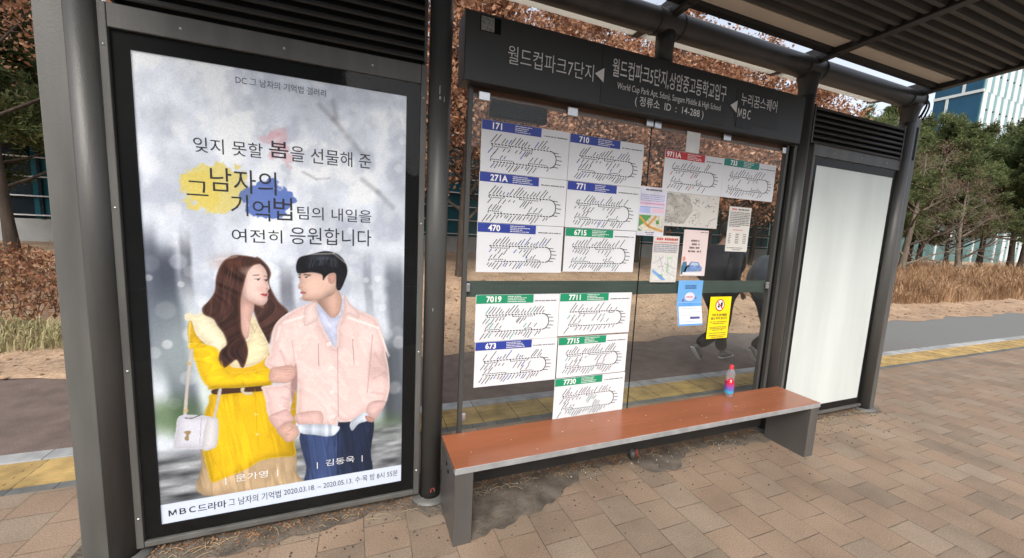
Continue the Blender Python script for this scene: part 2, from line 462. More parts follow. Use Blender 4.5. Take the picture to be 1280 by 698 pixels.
# planted bank of bare soil behind the cycle path
def soil_mat():
    m = mat('bare_soil', (0.36, 0.255, 0.17), 0.95, 0, 0.22, 2.2, 0.9, 35)
    t = m.node_tree; p = t.nodes['Principled BSDF']; tc = [x for x in t.nodes if x.type == 'TEX_COORD'][0]
    n = t.nodes.new('ShaderNodeTexNoise'); n.inputs['Scale'].default_value = 24; n.inputs['Detail'].default_value = 8; n.inputs['Roughness'].default_value = 0.7
    t.links.new(tc.outputs['Object'], n.inputs['Vector'])
    r = t.nodes.new('ShaderNodeValToRGB'); r.color_ramp.elements[0].position = 0.33; r.color_ramp.elements[0].color = (0.5, 0.47, 0.45, 1)
    r.color_ramp.elements[1].position = 0.6; r.color_ramp.elements[1].color = (1.1, 1.08, 1.05, 1)
    t.links.new(n.outputs['Fac'], r.inputs[0])
    mx = t.nodes.new('ShaderNodeMix'); mx.data_type = 'RGBA'; mx.blend_type = 'MULTIPLY'; mx.inputs['Factor'].default_value = 1
    t.links.new(p.inputs['Base Color'].links[0].from_socket, mx.inputs['A']); t.links.new(r.outputs[0], mx.inputs['B'])
    t.links.new(mx.outputs['Result'], p.inputs['Base Color'])
    return m
M_soil = soil_mat()
xs = np.concatenate([np.linspace(-60, -8, 27), np.linspace(-7.5, 32, 160), np.linspace(34, 140, 50)])
ys = np.concatenate([np.linspace(2.82, 9, 50), np.linspace(9.5, 60, 30)])
V = [(x, y + (0.09*sin(x*2.1)+0.06*sin(x*5.3+1) if j == 0 else 0), (berm(x, y) if y > 2.9 else -0.006)) for j, y in enumerate(ys) for x in xs]
nx = len(xs)
F = [(j*nx+i, j*nx+i+1, (j+1)*nx+i+1, (j+1)*nx+i) for j in range(len(ys)-1) for i in range(nx-1)]
b = MB(); b.add(V, F, True); tag(b.build('planting_bank', M_soil), kind='structure')

# mortar and dirt patch along the shelter's foot
fr = [(-.32,-.12),(-.2,-.17),(-.05,-.12),(.02,-.10),(.2,-.12),(.42,-.15),(.65,-.12),(.87,-.11),(1.05,-.06),(1.22,-.05),(1.3,-.12),(1.36,-.17),(1.44,-.2),(1.5,-.33),(1.56,-.42),(1.62,-.435),(1.7,-.405),(1.81,-.39),(1.92,-.35),(2.0,-.345),(2.11,-.31),(2.2,-.25),(2.3,-.2),(2.39,-.15),(2.43,-.10),(2.5,-.07),(2.7,-.075),(2.9,-.09),(2.92,-.19),(3.0,-.245),(3.12,-.27),(3.21,-.25),(3.3,-.19),(3.4,-.11),(3.58,-.09),(3.8,-.1),(3.95,-.16),(4.1,-.16),(4.3,-.2),(4.5,-.13),(4.7,-.05),(4.9,-.05),(5.2,-.045),(5.6,-.06),(5.8,-.1),(5.95,-.13),(6.1,-.11),(6.2,-.02)]
pts = []
for i in range(len(fr)-1):
    for s_ in range(4):
        t_ = s_/4; x = fr[i][0]*(1-t_)+fr[i+1][0]*t_; y = fr[i][1]*(1-t_)+fr[i+1][1]*t_
        pts.append((x, y + 0.012*sin(x*31)+0.008*sin(x*67+1)))
b = MB(); n = len(pts)
b.add([(x, y, 0.004) for x, y in pts] + [(x, 0.24, 0.004) for x, y in pts], [(i, i+1, n+i+1, n+i) for i in range(n-1)])
M_mortar = mat('dirty_mortar', (0.115, 0.094, 0.073), 0.95, 0, 0.5, 9, 1.0, 70)
tag(b.build('mortar_bed', M_mortar), kind='structure')

# ================================================================ bus shelter
M_steel = mat('grey_painted_steel', (0.060, 0.059, 0.056), 0.42, 0.0, 0.3, 7, 0.12, 140, 0.5, (1, 1, 0.14))
M_steel2 = mat('grey_frame_paint', (0.098, 0.097, 0.091), 0.46, 0.0, 0.26, 8, 0.12, 140, 0.5, (1, 1, 0.16))
M_dark = mat('dark_louvre_paint', (0.035, 0.034, 0.032), 0.5, 0, 0.2, 6)
M_sign = mat('sign_panel_paint', (0.032, 0.031, 0.030), 0.45, 0, 0.14, 4, 0.05, 120, 0.5)
M_black = mat('black_glass_border', (0.005, 0.0055, 0.006), 0.5, 0, 0.2, 4, 0, 60, 0.08)
M_roof = mat('roof_rib_sheet', (0.06, 0.056, 0.048), 0.6, 0, 0.2, 3)
M_roofp = mat('cream_roof_panel', (0.66, 0.6, 0.5), 0.6, 0, 0.06, 3)
M_lip = leaf_mat('translucent_roof_panel', [(0.8, 0.78, 0.72), (0.78, 0.76, 0.70)], 0.4, 0.55)
M_beam = mat('roof_beam_paint', (0.018, 0.0175, 0.0165), 0.5, 0, 0.2, 5)
M_rail = mat('brown_top_rail', (0.17, 0.095, 0.06), 0.5, 0, 0.2, 6, 0, 60, 0.5, (0.3, 1, 1))
M_band = mat('green_grey_band', (0.042, 0.062, 0.054), 0.35, 0, 0.2, 4, 0, 60, 0.5, (0.4, 1, 1))
M_chrome = mat('clip_metal', (0.55, 0.55, 0.56), 0.3, 0.8, 0.1, 20)
M_white_print = mat('white_lettering', (0.86, 0.86, 0.84), 0.6, 0, 0.05, 20)
M_pane = glass_mat('shelter_glass', (0.97, 0.985, 0.975), 0.012, 1.5, 0.65)
M_cover = glass_mat('light_box_glass', (0.96, 0.97, 0.97), 0.004, 1.5, 0.38)

SH = tag(empty('bus_shelter', (0, 0, 0)), 'dark grey bus stop shelter with glass back wall, two light boxes and ribbed roof', 'bus shelter')
PR = 0.062           # radius of the round columns
AX, BX, CX, DX = -0.089, 1.404, 4.437, 5.947
ZP = 3.13            # axis of the top pipe

# columns
def column(x):
    b = MB(); b.tube([(x, 0, -0.1), (x, 0, ZP-0.02)], PR, 32)
    c = b.build('column', M_steel, SH)
    b = MB(); b.lathe([(0.066, 0.0), (0.115, 0.0), (0.115, 0.012), (0.066, 0.02)], (x, 0, 0.003), 24)
    b.build('foot_plate', M_steel2, c)
    # fillet collar below the pipe
    b = MB(); b.lathe([(0.0625, -0.22), (0.066, -0.16), (0.075, -0.11), (0.088, -0.075), (0.085, -0.06)], (x, 0, ZP), 28)
    b.build('collar', M_steel, c)
    return c
for x in (AX, BX, CX, DX): column(x)
b = MB(); b.tube([(2.93, 0.0, 2.87), (2.93, 0, ZP-0.06)], [0.058, 0.064], 24); b.build('stub_post', M_steel, SH)
# chipped paint on the column beside the name board
for (ang, z, h_, w_) in ((-1.75, 2.40, 0.05, 0.006), (-1.72, 2.375, 0.018, 0.012), (-1.35, 2.365, 0.03, 0.005), (-1.9, 1.2, 0.02, 0.005), (-1.5, 0.06, 0.03, 0.03)):
    b = MB(); r0 = PR+0.0007; da = w_/PR/2
    b.add([(BX+r0*cos(ang-da), r0*sin(ang-da), z), (BX+r0*cos(ang+da), r0*sin(ang+da), z+h_*0.1), (BX+r0*cos(ang+da*.6), r0*sin(ang+da*.6), z+h_), (BX+r0*cos(ang-da*.8), r0*sin(ang-da*.8), z+h_*0.9)], [(0, 1, 2, 3)])
    b.build('paint_chip', mat('bare_metal_chip', (0.32, 0.3, 0.28), 0.5) if z > 0.1 else mat('red_paint_mark', (0.35, 0.07, 0.05), 0.7), SH)
# flat side plates on the outer columns
b = MB(); b.box(-0.212, -0.118, -0.055, 0.05, -0.05, 3.05); b.build('side_plate', M_steel2, SH, bevel=0.004)
b = MB(); b.box(5.99, 6.062, -0.05, 0.05, -0.05, 2.95); sp_ = b.build('side_plate', M_steel2, SH, bevel=0.004)
b = MB(); b.box(6.005, 6.03, -0.054, -0.0505, 2.56, 2.87); b.build('slot_shade', M_black, sp_)  # raised black strip in place of the shaded slot
# top pipe with flanges and end cap
b = MB(); b.tube([(-0.45, 0, ZP), (6.02, 0, ZP)], 0.083, 36); tp = b.build('top_pipe', M_steel, SH)
for x in (BX+0.1, 2.93+0.1, CX+0.1, DX-0.12, 2.93-0.1, CX-0.1):
    b = MB(); b.tube([(x-0.006, 0, ZP), (x+0.006, 0, ZP)], 0.0865, 36); b.build('flange', M_dark, tp)
b = MB(); b.tube([(6.02, 0, ZP), (6.035, 0, ZP)], [0.092, 0.085], 36); b.build('end_cap', M_dark, tp)
b = MB()
for q, r_ in ((0, 0.085), (0.018, 0.072), (0.03, 0.092)):
    b.tube([(6.055+q+0.012*sin(3*a), -0.01+r_*cos(a)*0.7, ZP-0.05-q+r_*1.2*sin(a)) for a in np.linspace(0, 2*pi, 30)], 0.007, 6, False)
b.tube([(6.06, 0, ZP-0.13), (6.03, 0.02, ZP-0.2), (5.99, 0.03, ZP-0.28), (5.97, 0.05, ZP-0.4)], 0.006, 6)
b.build('cable_coil', M_black, tp)

# roof: arms, ribbed sheets, cream strip, rear lip
RZ0 = 3.185
def rz(y): return RZ0 + 0.03*(-y)
YF = -1.28
ARMS = (-0.089, 1.404, 2.93, 4.437, 5.955)
for x in ARMS:
    b = MB()
    b.prism([(0.36, rz(0.36)+0.02), (0.1, rz(0.1)-0.005), (-0.1, rz(-.1)-0.03), (YF, rz(YF)-0.005), (YF, rz(YF)+0.075), (0.36, rz(.36)+0.075)], 'x', x-0.038, x+0.038)
    a = b.build('roof_arm', M_beam, SH, bevel=0.006)
    b = MB(); b.tube([(x, -0.02, ZP+0.06), (x, -0.2, rz(-.2)-0.012)], [0.05, 0.025], 16); b.build('arm_bracket', M_dark, a)
for i in range(len(ARMS)-1):
    x0, x1 = ARMS[i]+0.037, ARMS[i+1]-0.037
    RS = MB(); RC = MB(); RB = MB(); RL = MB()
    prof = []
    y = -0.315
    top = 0.05
    while y > YF+0.02:
        for dy, dz in ((0, 0.034), (0.014, 0.0), (0.04, 0.0), (0.054, 0.034)):
            prof.append((y-dy, rz(y-dy)+dz))
        y -= 0.075
    pts_ = prof + [(prof[-1][0], rz(prof[-1][0])+top), (prof[0][0], rz(prof[0][0])+top)]
    n = len(prof)
    s0 = len(RS.v)
    RS.v += [(x0, p[0], p[1]) for p in prof] + [(x1, p[0], p[1]) for p in prof]
    for k in range(n-1): RS.f.append((s0+k, s0+k+1, s0+n+k+1, s0+n+k)); RS.sm.append(False)
    RC.box(x0, x1, -0.30, -0.19, rz(-.2)+0.02, rz(-.2)+0.034)
    RB.box(x0, x1, -0.185, -0.13, rz(-.15)-0.005, rz(-.15)+0.06)
    RL.box(x0, x1, 0.085, 0.325, rz(0.2)+0.01, rz(0.2)+0.024)
    RS.build('ribbed_roof_sheet', M_roof, SH); RC.build('cream_roof_strip', M_roofp, SH)
    RB.build('roof_purlin', M_beam, SH); RL.build('rear_roof_lip', M_lip, SH)
b = MB(); b.box(-0.4, 6.05, YF-0.03, -0.3, rz(-1)+0.085, rz(-1)+0.1); b.build('roof_deck', M_beam, SH)
b = MB(); b.box(-0.4, 6.05, YF-0.11, YF-0.035, rz(YF)-0.02, rz(YF)+0.09); b.build('front_gutter', M_beam, SH, bevel=0.01)

# louvres over the two light boxes
def louvre(x0, x1, z0, z1, n):
    b = MB(); b.box(x0, x1, 0.03, 0.04, z0, z1); root = b.build('louvre_panel', M_dark, SH)
    s = MB(); p = (z1-z0)/n
    for i in range(n):
        z = z0 + p*i
        s.prism([(-0.03, z+0.004), (-0.034, z+0.010), (-0.022, z+p*0.62), (0.026, z+p*0.95), (0.026, z+p*0.80), (-0.012, z+p*0.5), (-0.022, z+0.004)], 'x', x0+0.004, x1-0.004)
    s.build('slats', M_dark, root)
    for xa, xb in ((x0-0.012, x0+0.003), (x1-0.003, x1+0.012)):
        e = MB(); e.box(xa, xb, -0.03, 0.04, z0, z1); e.build('end_plate', M_steel, root)
louvre(0.02, 1.315, 2.565, 3.02, 9)
louvre(4.535, 5.855, 2.545, 2.862, 7)

# light boxes
def light_box(x0, x1, z0, z1, lit, cover_name):
    lx0, lx1, lz0, lz1 = lit
    root = tag(MBbox(x0-0.028, x1+0.03, 0.022, 0.17, z0-0.035, z1+0.10).build('light_box', M_steel2, SH, bevel=0.004))
    f = MB()
    f.box(x0-0.032, x0-0.002, -0.022, 0.02, z0-0.03, z1+0.10)
    f.box(x1+0.002, x1+0.034, -0.022, 0.02, z0-0.03, z1+0.10)
    f.box(x0-0.0015, x1+0.0015, -0.02, 0.02, z1+0.002, z1+0.10)
    f.box(x0-0.0015, x1+0.0015, -0.02, 0.02, z0-0.03, z0-0.002)
    f.build('frame', M_steel2, root, bevel=0.003)
    k = MB()
    k.box(x0, lx0, -0.004, 0.016, z0, z1); k.box(lx1, x1, -0.004, 0.016, z0, z1)
    k.box(lx0, lx1, -0.004, 0.016, lz1, z1); k.box(lx0, lx1, -0.004, 0.016, z0, lz0)
    k.build('black_border', M_black, root)
    c = MB(); c.rect(x0, x1, z0, z1, -0.012); c.build('cover_glass', M_cover, root)
    return root
def MBbox(*a):
    b = MB(); b.box(*a); return b
PX0, PX1, PZ0, PZ1 = 0.0, 1.296, 0.071, 2.4515
LIT = (0.062, 1.225, 0.1336, 2.3823)
light_box(PX0, PX1, PZ0, PZ1, LIT, 'cover')
QX0, QX1 = 4.618, 5.91
LIT2 = (QX0+0.062, QX0+1.225, 0.135, 2.3823)
lb2 = light_box(QX0, QX1, PZ0, PZ1, LIT2, 'cover')
def lit_mat():
    m = mat('white_diffuser', (0.55, 0.57, 0.55), 0.5, 0, 0.10, 2.2, 0, 60, 0.4, (1.6, 1, 0.25))
    p = m.node_tree.nodes['Principled BSDF']
    p.inputs['Emission Color'].default_value = (0.9, 0.94, 0.9, 1); p.inputs['Emission Strength'].default_value = 0.07
    return m
M_diff = lit_mat()
b = MB(); b.box(LIT2[0], LIT2[1], 0.002, 0.012, LIT2[2], LIT2[3]); b.build('diffuser', M_diff, lb2)

# small screws on the frames
b = MB()
def screw(x, z, y, parent):
    b = MB(); b.lathe([(0.0, 0.004), (0.004, 0.0035), (0.006, 0.0)], (0, 0, 0), 12)
    b.v = [(x+v[0], y-v[2], z+v[1]) for v in b.v]; b.build('screw', M_chrome, parent)
for z in (0.2, 0.95, 1.7, 2.38):
    screw(-0.016, z, -0.0222, SH); screw(1.313, z, -0.0222, SH); screw(QX1+0.017, z, -0.0222, SH)
for x in (0.25, 0.65, 1.05): screw(x, 2.50, -0.0202, SH); screw(QX0+x, 2.50, -0.0202, SH)
# glass wall
GX0, GX1, GZ0, GZ1 = 1.585, 4.262, 0.13, 2.462
b = MB(); b.box(1.48, 4.36, -0.03, 0.03, 0.05, 0.125); b.build('base_rail', M_dark, SH, bevel=0.004)
for x0, x1, d_ in ((1.565, 1.592, 0.018), (4.256, 4.283, 0.018), (4.33, 4.365, 0.03)):
    b = MB(); b.box(x0, x1, -d_, d_, 0.125, 2.50); b.build('glazing_post', M_steel, SH, bevel=0.003)
b = MB(); b.box(4.285, 4.328, -0.004, 0.02, 0.125, 2.5); b.build('dark_filler', M_black, SH)
b = MB(); b.box(1.594, 4.254, 0.014, 0.05, 2.455, 2.52); b.build('top_rail', M_rail, SH)
b = MB(); b.box(1.594, 4.254, 0.012, 0.03, 1.268, 1.366); b.build('middle_rail', M_band, SH)
XJ = 2.885
for x0, x1 in ((1.594, XJ-0.003), (XJ+0.003, 4.254)):
    b = MB(); b.box(x0, x1, -0.0, 0.008, GZ0, GZ1); b.build('glass_pane', M_pane, SH)
b = MB(); b.box(XJ-0.0025, XJ+0.0025, 0.0005, 0.0075, GZ0, GZ1); b.build('pane_joint', M_black, SH)
for x, z, wd, hd in ((2.245, 2.452, 0.075, 0.055), (2.855, 2.472, 0.06, 0.05), (2.925, 2.468, 0.06, 0.05), (3.59, 2.47, 0.075, 0.05), (1.66, 2.45, 0.07, 0.05), (1.60, 1.33, 0.03, 0.05), (4.25, 1.33, 0.045, 0.055), (4.235, 2.45, 0.04, 0.05), (1.60, 0.5, 0.03, 0.05)):
    b = MB(); b.box(x-wd/2, x+wd/2, -0.016, -0.001, z-hd/2, z+hd/2); b.build('glass_clip', M_chrome, SH, bevel=0.004)
b = MB(); b.box(1.715, 2.09, 0.025, 0.075, 2.36, 2.45); dp = b.build('dark_panel', M_black, SH, bevel=0.01)  # plain dark panel behind the top of the glass

# name board
sg = MBbox(1.518, 4.312, -0.08, 0.07, 2.497, 2.86).build('name_board', M_sign, SH, bevel=0.004)
M_sign2 = mat('sign_overlay_film', (0.029, 0.028, 0.028), 0.5, 0, 0.1, 4)
M_sign3 = mat('sign_blue_patch', (0.024, 0.025, 0.032), 0.5, 0, 0.1, 4)
for q in ((2.395, 3.47, 2.515, 2.842), (3.555, 4.02, 2.565, 2.80)):
    b = MB(); b.box(q[0], q[1], -0.0825, -0.0803, q[2], q[3]); b.build('overlay_film', M_sign2, sg)
for q in ((3.575, 3.73, 2.53, 2.675), (3.59, 4.0, 2.685, 2.79)):
    b = MB(); b.box(q[0], q[1], -0.0836, -0.083, q[2], q[3]); b.build('blue_patch', M_sign3, sg)
b = MB(); b.box(1.60, 1.72, -0.0825, -0.0803, 2.765, 2.845); b.build('recess_shade', M_black, sg)  # flat black plate painted for the shade in the opening
b = MB(); b.box(1.605, 1.68, -0.086, -0.083, 2.768, 2.84); b.build('mesh_plate', mat('worn_metal', (0.3, 0.29, 0.27), 0.5, 0.5, 0.5, 60), sg)
YT = -0.0865
text_mesh('월드컵파크7단지', (1.766, 2.332, 2.624, 2.722), YT, M_white_print, 'lettering', sg, -0.004)
b = MB(); b.poly([(2.342, 2.676), (2.408, 2.633), (2.408, 2.72)], YT); b.build('arrow_mark', M_white_print, sg)
text_mesh('월드컵파크5단지,상암중고등학교입구', (2.467, 3.448, 2.678, 2.793), YT, M_white_print, 'lettering', sg, 0.006)
text_mesh('World Cup Park Apt, 5danji, Sangam Middle & High School', (2.512, 3.408, 2.603, 2.655), YT, M_white_print, 'lettering', sg)
text_mesh('( 정류소  ID  :  14-288 )', (2.658, 3.252, 2.53, 2.6), YT, M_white_print, 'lettering', sg, 0.004)
b = MB(); b.poly([(3.498, 2.670), (3.566, 2.626), (3.566, 2.714)], YT); b.build('arrow_mark', M_white_print, sg)
text_mesh('누리꿈스퀘어', (3.6, 3.986, 2.69, 2.776), YT, M_white_print, 'lettering', sg)
text_mesh('ＭＢＣ', (3.580, 3.715, 2.598, 2.665), YT, M_white_print, 'lettering', sg, 0.012, False, 0.78)

# ================================================================ bench
BN = tag(empty('bench', (2.92, -0.28, 0)), 'long low bench with reddish brown board seat and grey steel legs under the route maps', 'bench')
M_seat = mat('red_brown_seat_board', (0.285, 0.098, 0.046), 0.22, 0, 0.14, 3, 0.05, 90, 0.5, (0.35, 2.5, 1))
M_trim = mat('grey_edge_trim', (0.36, 0.37, 0.38), 0.4, 0.3, 0.18, 14, 0.1, 60)
M_leg = mat('bench_leg_steel', (0.105, 0.1, 0.095), 0.38, 0.25, 0.18, 5, 0.06, 100, 0.5, (1, 1, 0.3))
BX0, BX1, BY0, BY1 = 1.447, 4.403, -0.45, -0.106
b = MB(); b.box(BX0, BX1, BY0, BY1, 0.437, 0.45); seat = b.build('seat', M_seat, BN, bevel=0.002)
b = MB(); b.box(BX0+0.001, BX1-0.001, BY0-0.0025, BY0+0.03, 0.4135, 0.4475); b.build('edge_trim', M_trim, seat, bevel=0.002)
b = MB(); b.box(BX0+0.11, BX1-0.11, BY0+0.04, BY1-0.02, 0.39, 0.436); b.build('seat_frame', M_dark, BN)
for x0, x1 in ((BX0+0.003, BX0+0.103), (BX1-0.103, BX1-0.003)):
    b = MB(); b.box(x0, x1, BY0+0.003, BY1-0.004, 0, 0.4125); l = b.build('leg', M_leg, BN, bevel=0.004)
    if x0 < 2:
        for yy, zz in ((-0.25, 0.36), (-0.29, 0.335)):
            b = MB(); b.tube([(x0-0.0035, yy, zz), (x0+0.004, yy, zz)], 0.011, 14); b.build('hole_shade', M_black, l)  # black disc drawn for the shade inside each hole
rs_ = random.Random(12)
b = MB()
for i in range(16):
    x = rs_.uniform(BX0+0.1, BX1-0.1); y = rs_.uniform(BY0+0.02, BY1-0.03); q = rs_.uniform(0.0025, 0.006)
    b.add([(x+q*cos(a)*rs_.uniform(.7, 1.3), y+q*sin(a)*rs_.uniform(.7, 1.2), 0.4508) for a in np.linspace(0, 2*pi, 8)[:-1]], [tuple(range(7))])
b.build('dried_specks', mat('pale_speck', (0.5, 0.46, 0.42), 0.8), seat)
b = MB()
for i in range(34):
    x = rs_.uniform(BX0+0.05, BX1-0.1); y = rs_.uniform(BY0+0.015, BY1-0.02); L = rs_.uniform(0.03, 0.16); a = rs_.gauss(0, 0.25)
    dx, dy = L*cos(a), L*sin(a)*0.4
    if not (BY0+.01 < y+dy < BY1-.01): continue
    b.add([(x, y-0.0006, 0.4504), (x+dx, y+dy-0.0005, 0.4504), (x+dx, y+dy+0.0005, 0.4504), (x, y+0.0006, 0.4504)], [(0, 1, 2, 3)])
b.build('scratches', mat('worn_seat_scratch', (0.36, 0.17, 0.11), 0.6), seat)
# red capped pipe stub under the bench
b = MB(); b.tube([(2.93, -0.05, 0.0), (2.93, -0.05, 0.07)], 0.022, 18); ps = b.build('pipe_stub', M_steel2)
b = MB(); b.tube([(2.955, -0.065, 0.02), (2.955, -0.065, 0.08)], [0.012, 0.010], 14); b.build('red_cap', mat('faded_red_plastic', (0.26, 0.05, 0.04), 0.7), ps)
tag(ps, 'short grey pipe stub with red cap on the ground under the bench', 'pipe stub')

# ================================================================ bottle on the bench
BC = (3.745, -0.154, 0.4505)
BT = tag(empty('bottle', BC), 'clear plastic drink bottle with red cap and pink to blue label standing on the bench', 'bottle')
def bottle_plastic():
    m, t, p = new_mat('clear_plastic')
    p.inputs['Base Color'].default_value = (0.85, 0.8, 0.84, 1); p.inputs['Roughness'].default_value = 0.12
    tr = t.nodes.new('ShaderNodeBsdfTransparent'); tr.inputs[0].default_value = (0.93, 0.9, 0.93, 1)
    mx = t.nodes.new('ShaderNodeMixShader'); mx.inputs[0].default_value = 0.13
    o = t.nodes['Material Output']; t.links.new(tr.outputs[0], mx.inputs[1]); t.links.new(p.outputs[0], mx.inputs[2]); t.links.new(mx.outputs[0], o.inputs[0])
    return m
b = MB()
b.lathe([(0.0, 0.004), (0.022, 0.0), (0.031, 0.004), (0.033, 0.012), (0.0325, 0.04), (0.034, 0.06), (0.034, 0.15), (0.0335, 0.175), (0.034, 0.19), (0.032, 0.205), (0.026, 0.22), (0.017, 0.232), (0.0145, 0.238), (0.0145, 0.245)], BC, 28)
b.build('bottle_body', bottle_plastic(), BT)
def label_mat():
    m, t, p = new_mat('bottle_label')
    tc = t.nodes.new('ShaderNodeTexCoord'); sp = t.nodes.new('ShaderNodeSeparateXYZ'); t.links.new(tc.outputs['Object'], sp.inputs[0])
    mr = t.nodes.new('ShaderNodeMapRange'); mr.inputs['From Min'].default_value = BC[2]+0.035; mr.inputs['From Max'].default_value = BC[2]+0.135
    t.links.new(sp.outputs['Z'], mr.inputs[0])
    r = t.nodes.new('ShaderNodeValToRGB'); e = r.color_ramp.elements
    e[0].position = 0; e[0].color = srgb(60, 165, 190); e[1].position = 1; e[1].color = srgb(180, 35, 60)
    for pos, c in ((0.15, srgb(60, 160, 205)), (0.3, srgb(85, 110, 180)), (0.5, srgb(130, 80, 160)), (0.75, srgb(185, 55, 110))):
        q = e.new(pos); q.color = c
    t.links.new(mr.outputs[0], r.inputs[0]); t.links.new(r.outputs[0], p.inputs['Base Color']); p.inputs['Roughness'].default_value = 0.3
    return m
b = MB(); b.lathe([(0.0335, 0.035), (0.0345, 0.04), (0.0348, 0.06), (0.0348, 0.13), (0.0345, 0.136)], BC, 32); lab = b.build('label', label_mat(), BT)
vdir = Vector((CAM_POS[0]-BC[0], CAM_POS[1]-BC[1], 0)).normalized(); vdir = (vdir + Vector((0.25, 0, 0))).normalized()
side = Vector((-vdir.y, vdir.x, 0))
def on_bottle(u, z, r): # wrap u metres around the bottle
    a = u/0.0348; d = vdir*cos(a) + side*sin(a); return (BC[0]+d.x*r, BC[1]+d.y*r, BC[2]+z)
b = MB(); n = 20
b.add([on_bottle(0.019*cos(2*pi*k/n), 0.140+0.024*sin(2*pi*k/n), 0.0356) for k in range(n)] + [on_bottle(0, 0.14, 0.0356)], [(k, (k+1) % n, n) for k in range(n)], True)
b.build('badge', mat('red_badge', srgb(215, 35, 50), 0.35), lab)
tm = text_mesh('2', (-0.0075, 0.0075, 0.128, 0.152), 0, M_white_print, 'numeral', None, 0.02)
for v in tm.data.vertices: v.co = on_bottle(v.co.x, v.co.z, 0.0362)
tm.parent = lab; tm.location = (0, 0, 0)
b = MB(); b.lathe([(0.0, 0.263), (0.014, 0.263), (0.0162, 0.260), (0.0165, 0.238), (0.0172, 0.236), (0.0172, 0.231), (0.0, 0.231)], BC, 24)
b.build('cap', mat('red_cap_plastic', (0.5, 0.03, 0.035), 0.35), BT)

# ================================================================ printed sheets on the glass
M_paper = mat('white_paper', (0.70, 0.71, 0.74), 0.45, 0, 0.04, 3, 0.12, 6, 0.4)
M_paper2 = mat('cream_paper', (0.66, 0.64, 0.60), 0.5, 0, 0.04, 3, 0.12, 6)
M_blue = mat('route_blue', srgb(42, 62, 150), 0.45, 0, 0.05, 5)
M_green = mat('route_green', srgb(25, 140, 100), 0.45, 0, 0.05, 5)
M_teal = mat('route_teal', srgb(20, 125, 115), 0.45, 0, 0.05, 5)
M_red = mat('route_red', srgb(190, 38, 42), 0.45, 0, 0.05, 5)
M_ink = mat('black_ink', (0.02, 0.02, 0.022), 0.6, 0, 0.1, 20)
M_gink = mat('grey_ink', (0.045, 0.045, 0.05), 0.6, 0, 0.1, 20)
M_tape = mat('sheet_edge', (0.4, 0.4, 0.42), 0.5)
YS = -0.0065

def strokes(mb, lines, wd, y):
    for (xa, za, xb, zb) in lines:
        dx, dz = xb-xa, zb-za; L = math.hypot(dx, dz)
        if L < 1e-6: continue
        nx_, nz_ = -dz/L*wd/2, dx/L*wd/2
        mb.add([(xa-nx_, y, za-nz_), (xb-nx_, y, zb-nz_), (xb+nx_, y, zb+nz_), (xa+nx_, y, za+nz_)], [(0, 1, 2, 3)])

def word_row(mb, x0, x1, z, h, y, r, gap=0.35):
    """a row of tiny illegible words"""
    x = x0
    while x < x1-h*0.5:
        wl = min(h*r.uniform(1.0, 4.0), x1-x)
        k = x
        while k < x+wl-h*0.3:
            mb.rect(k, k+h*0.62, z, z+h*r.uniform(0.75, 1.0), y); k += h*0.82
        x += wl + h*gap*r.uniform(0.8, 1.8)

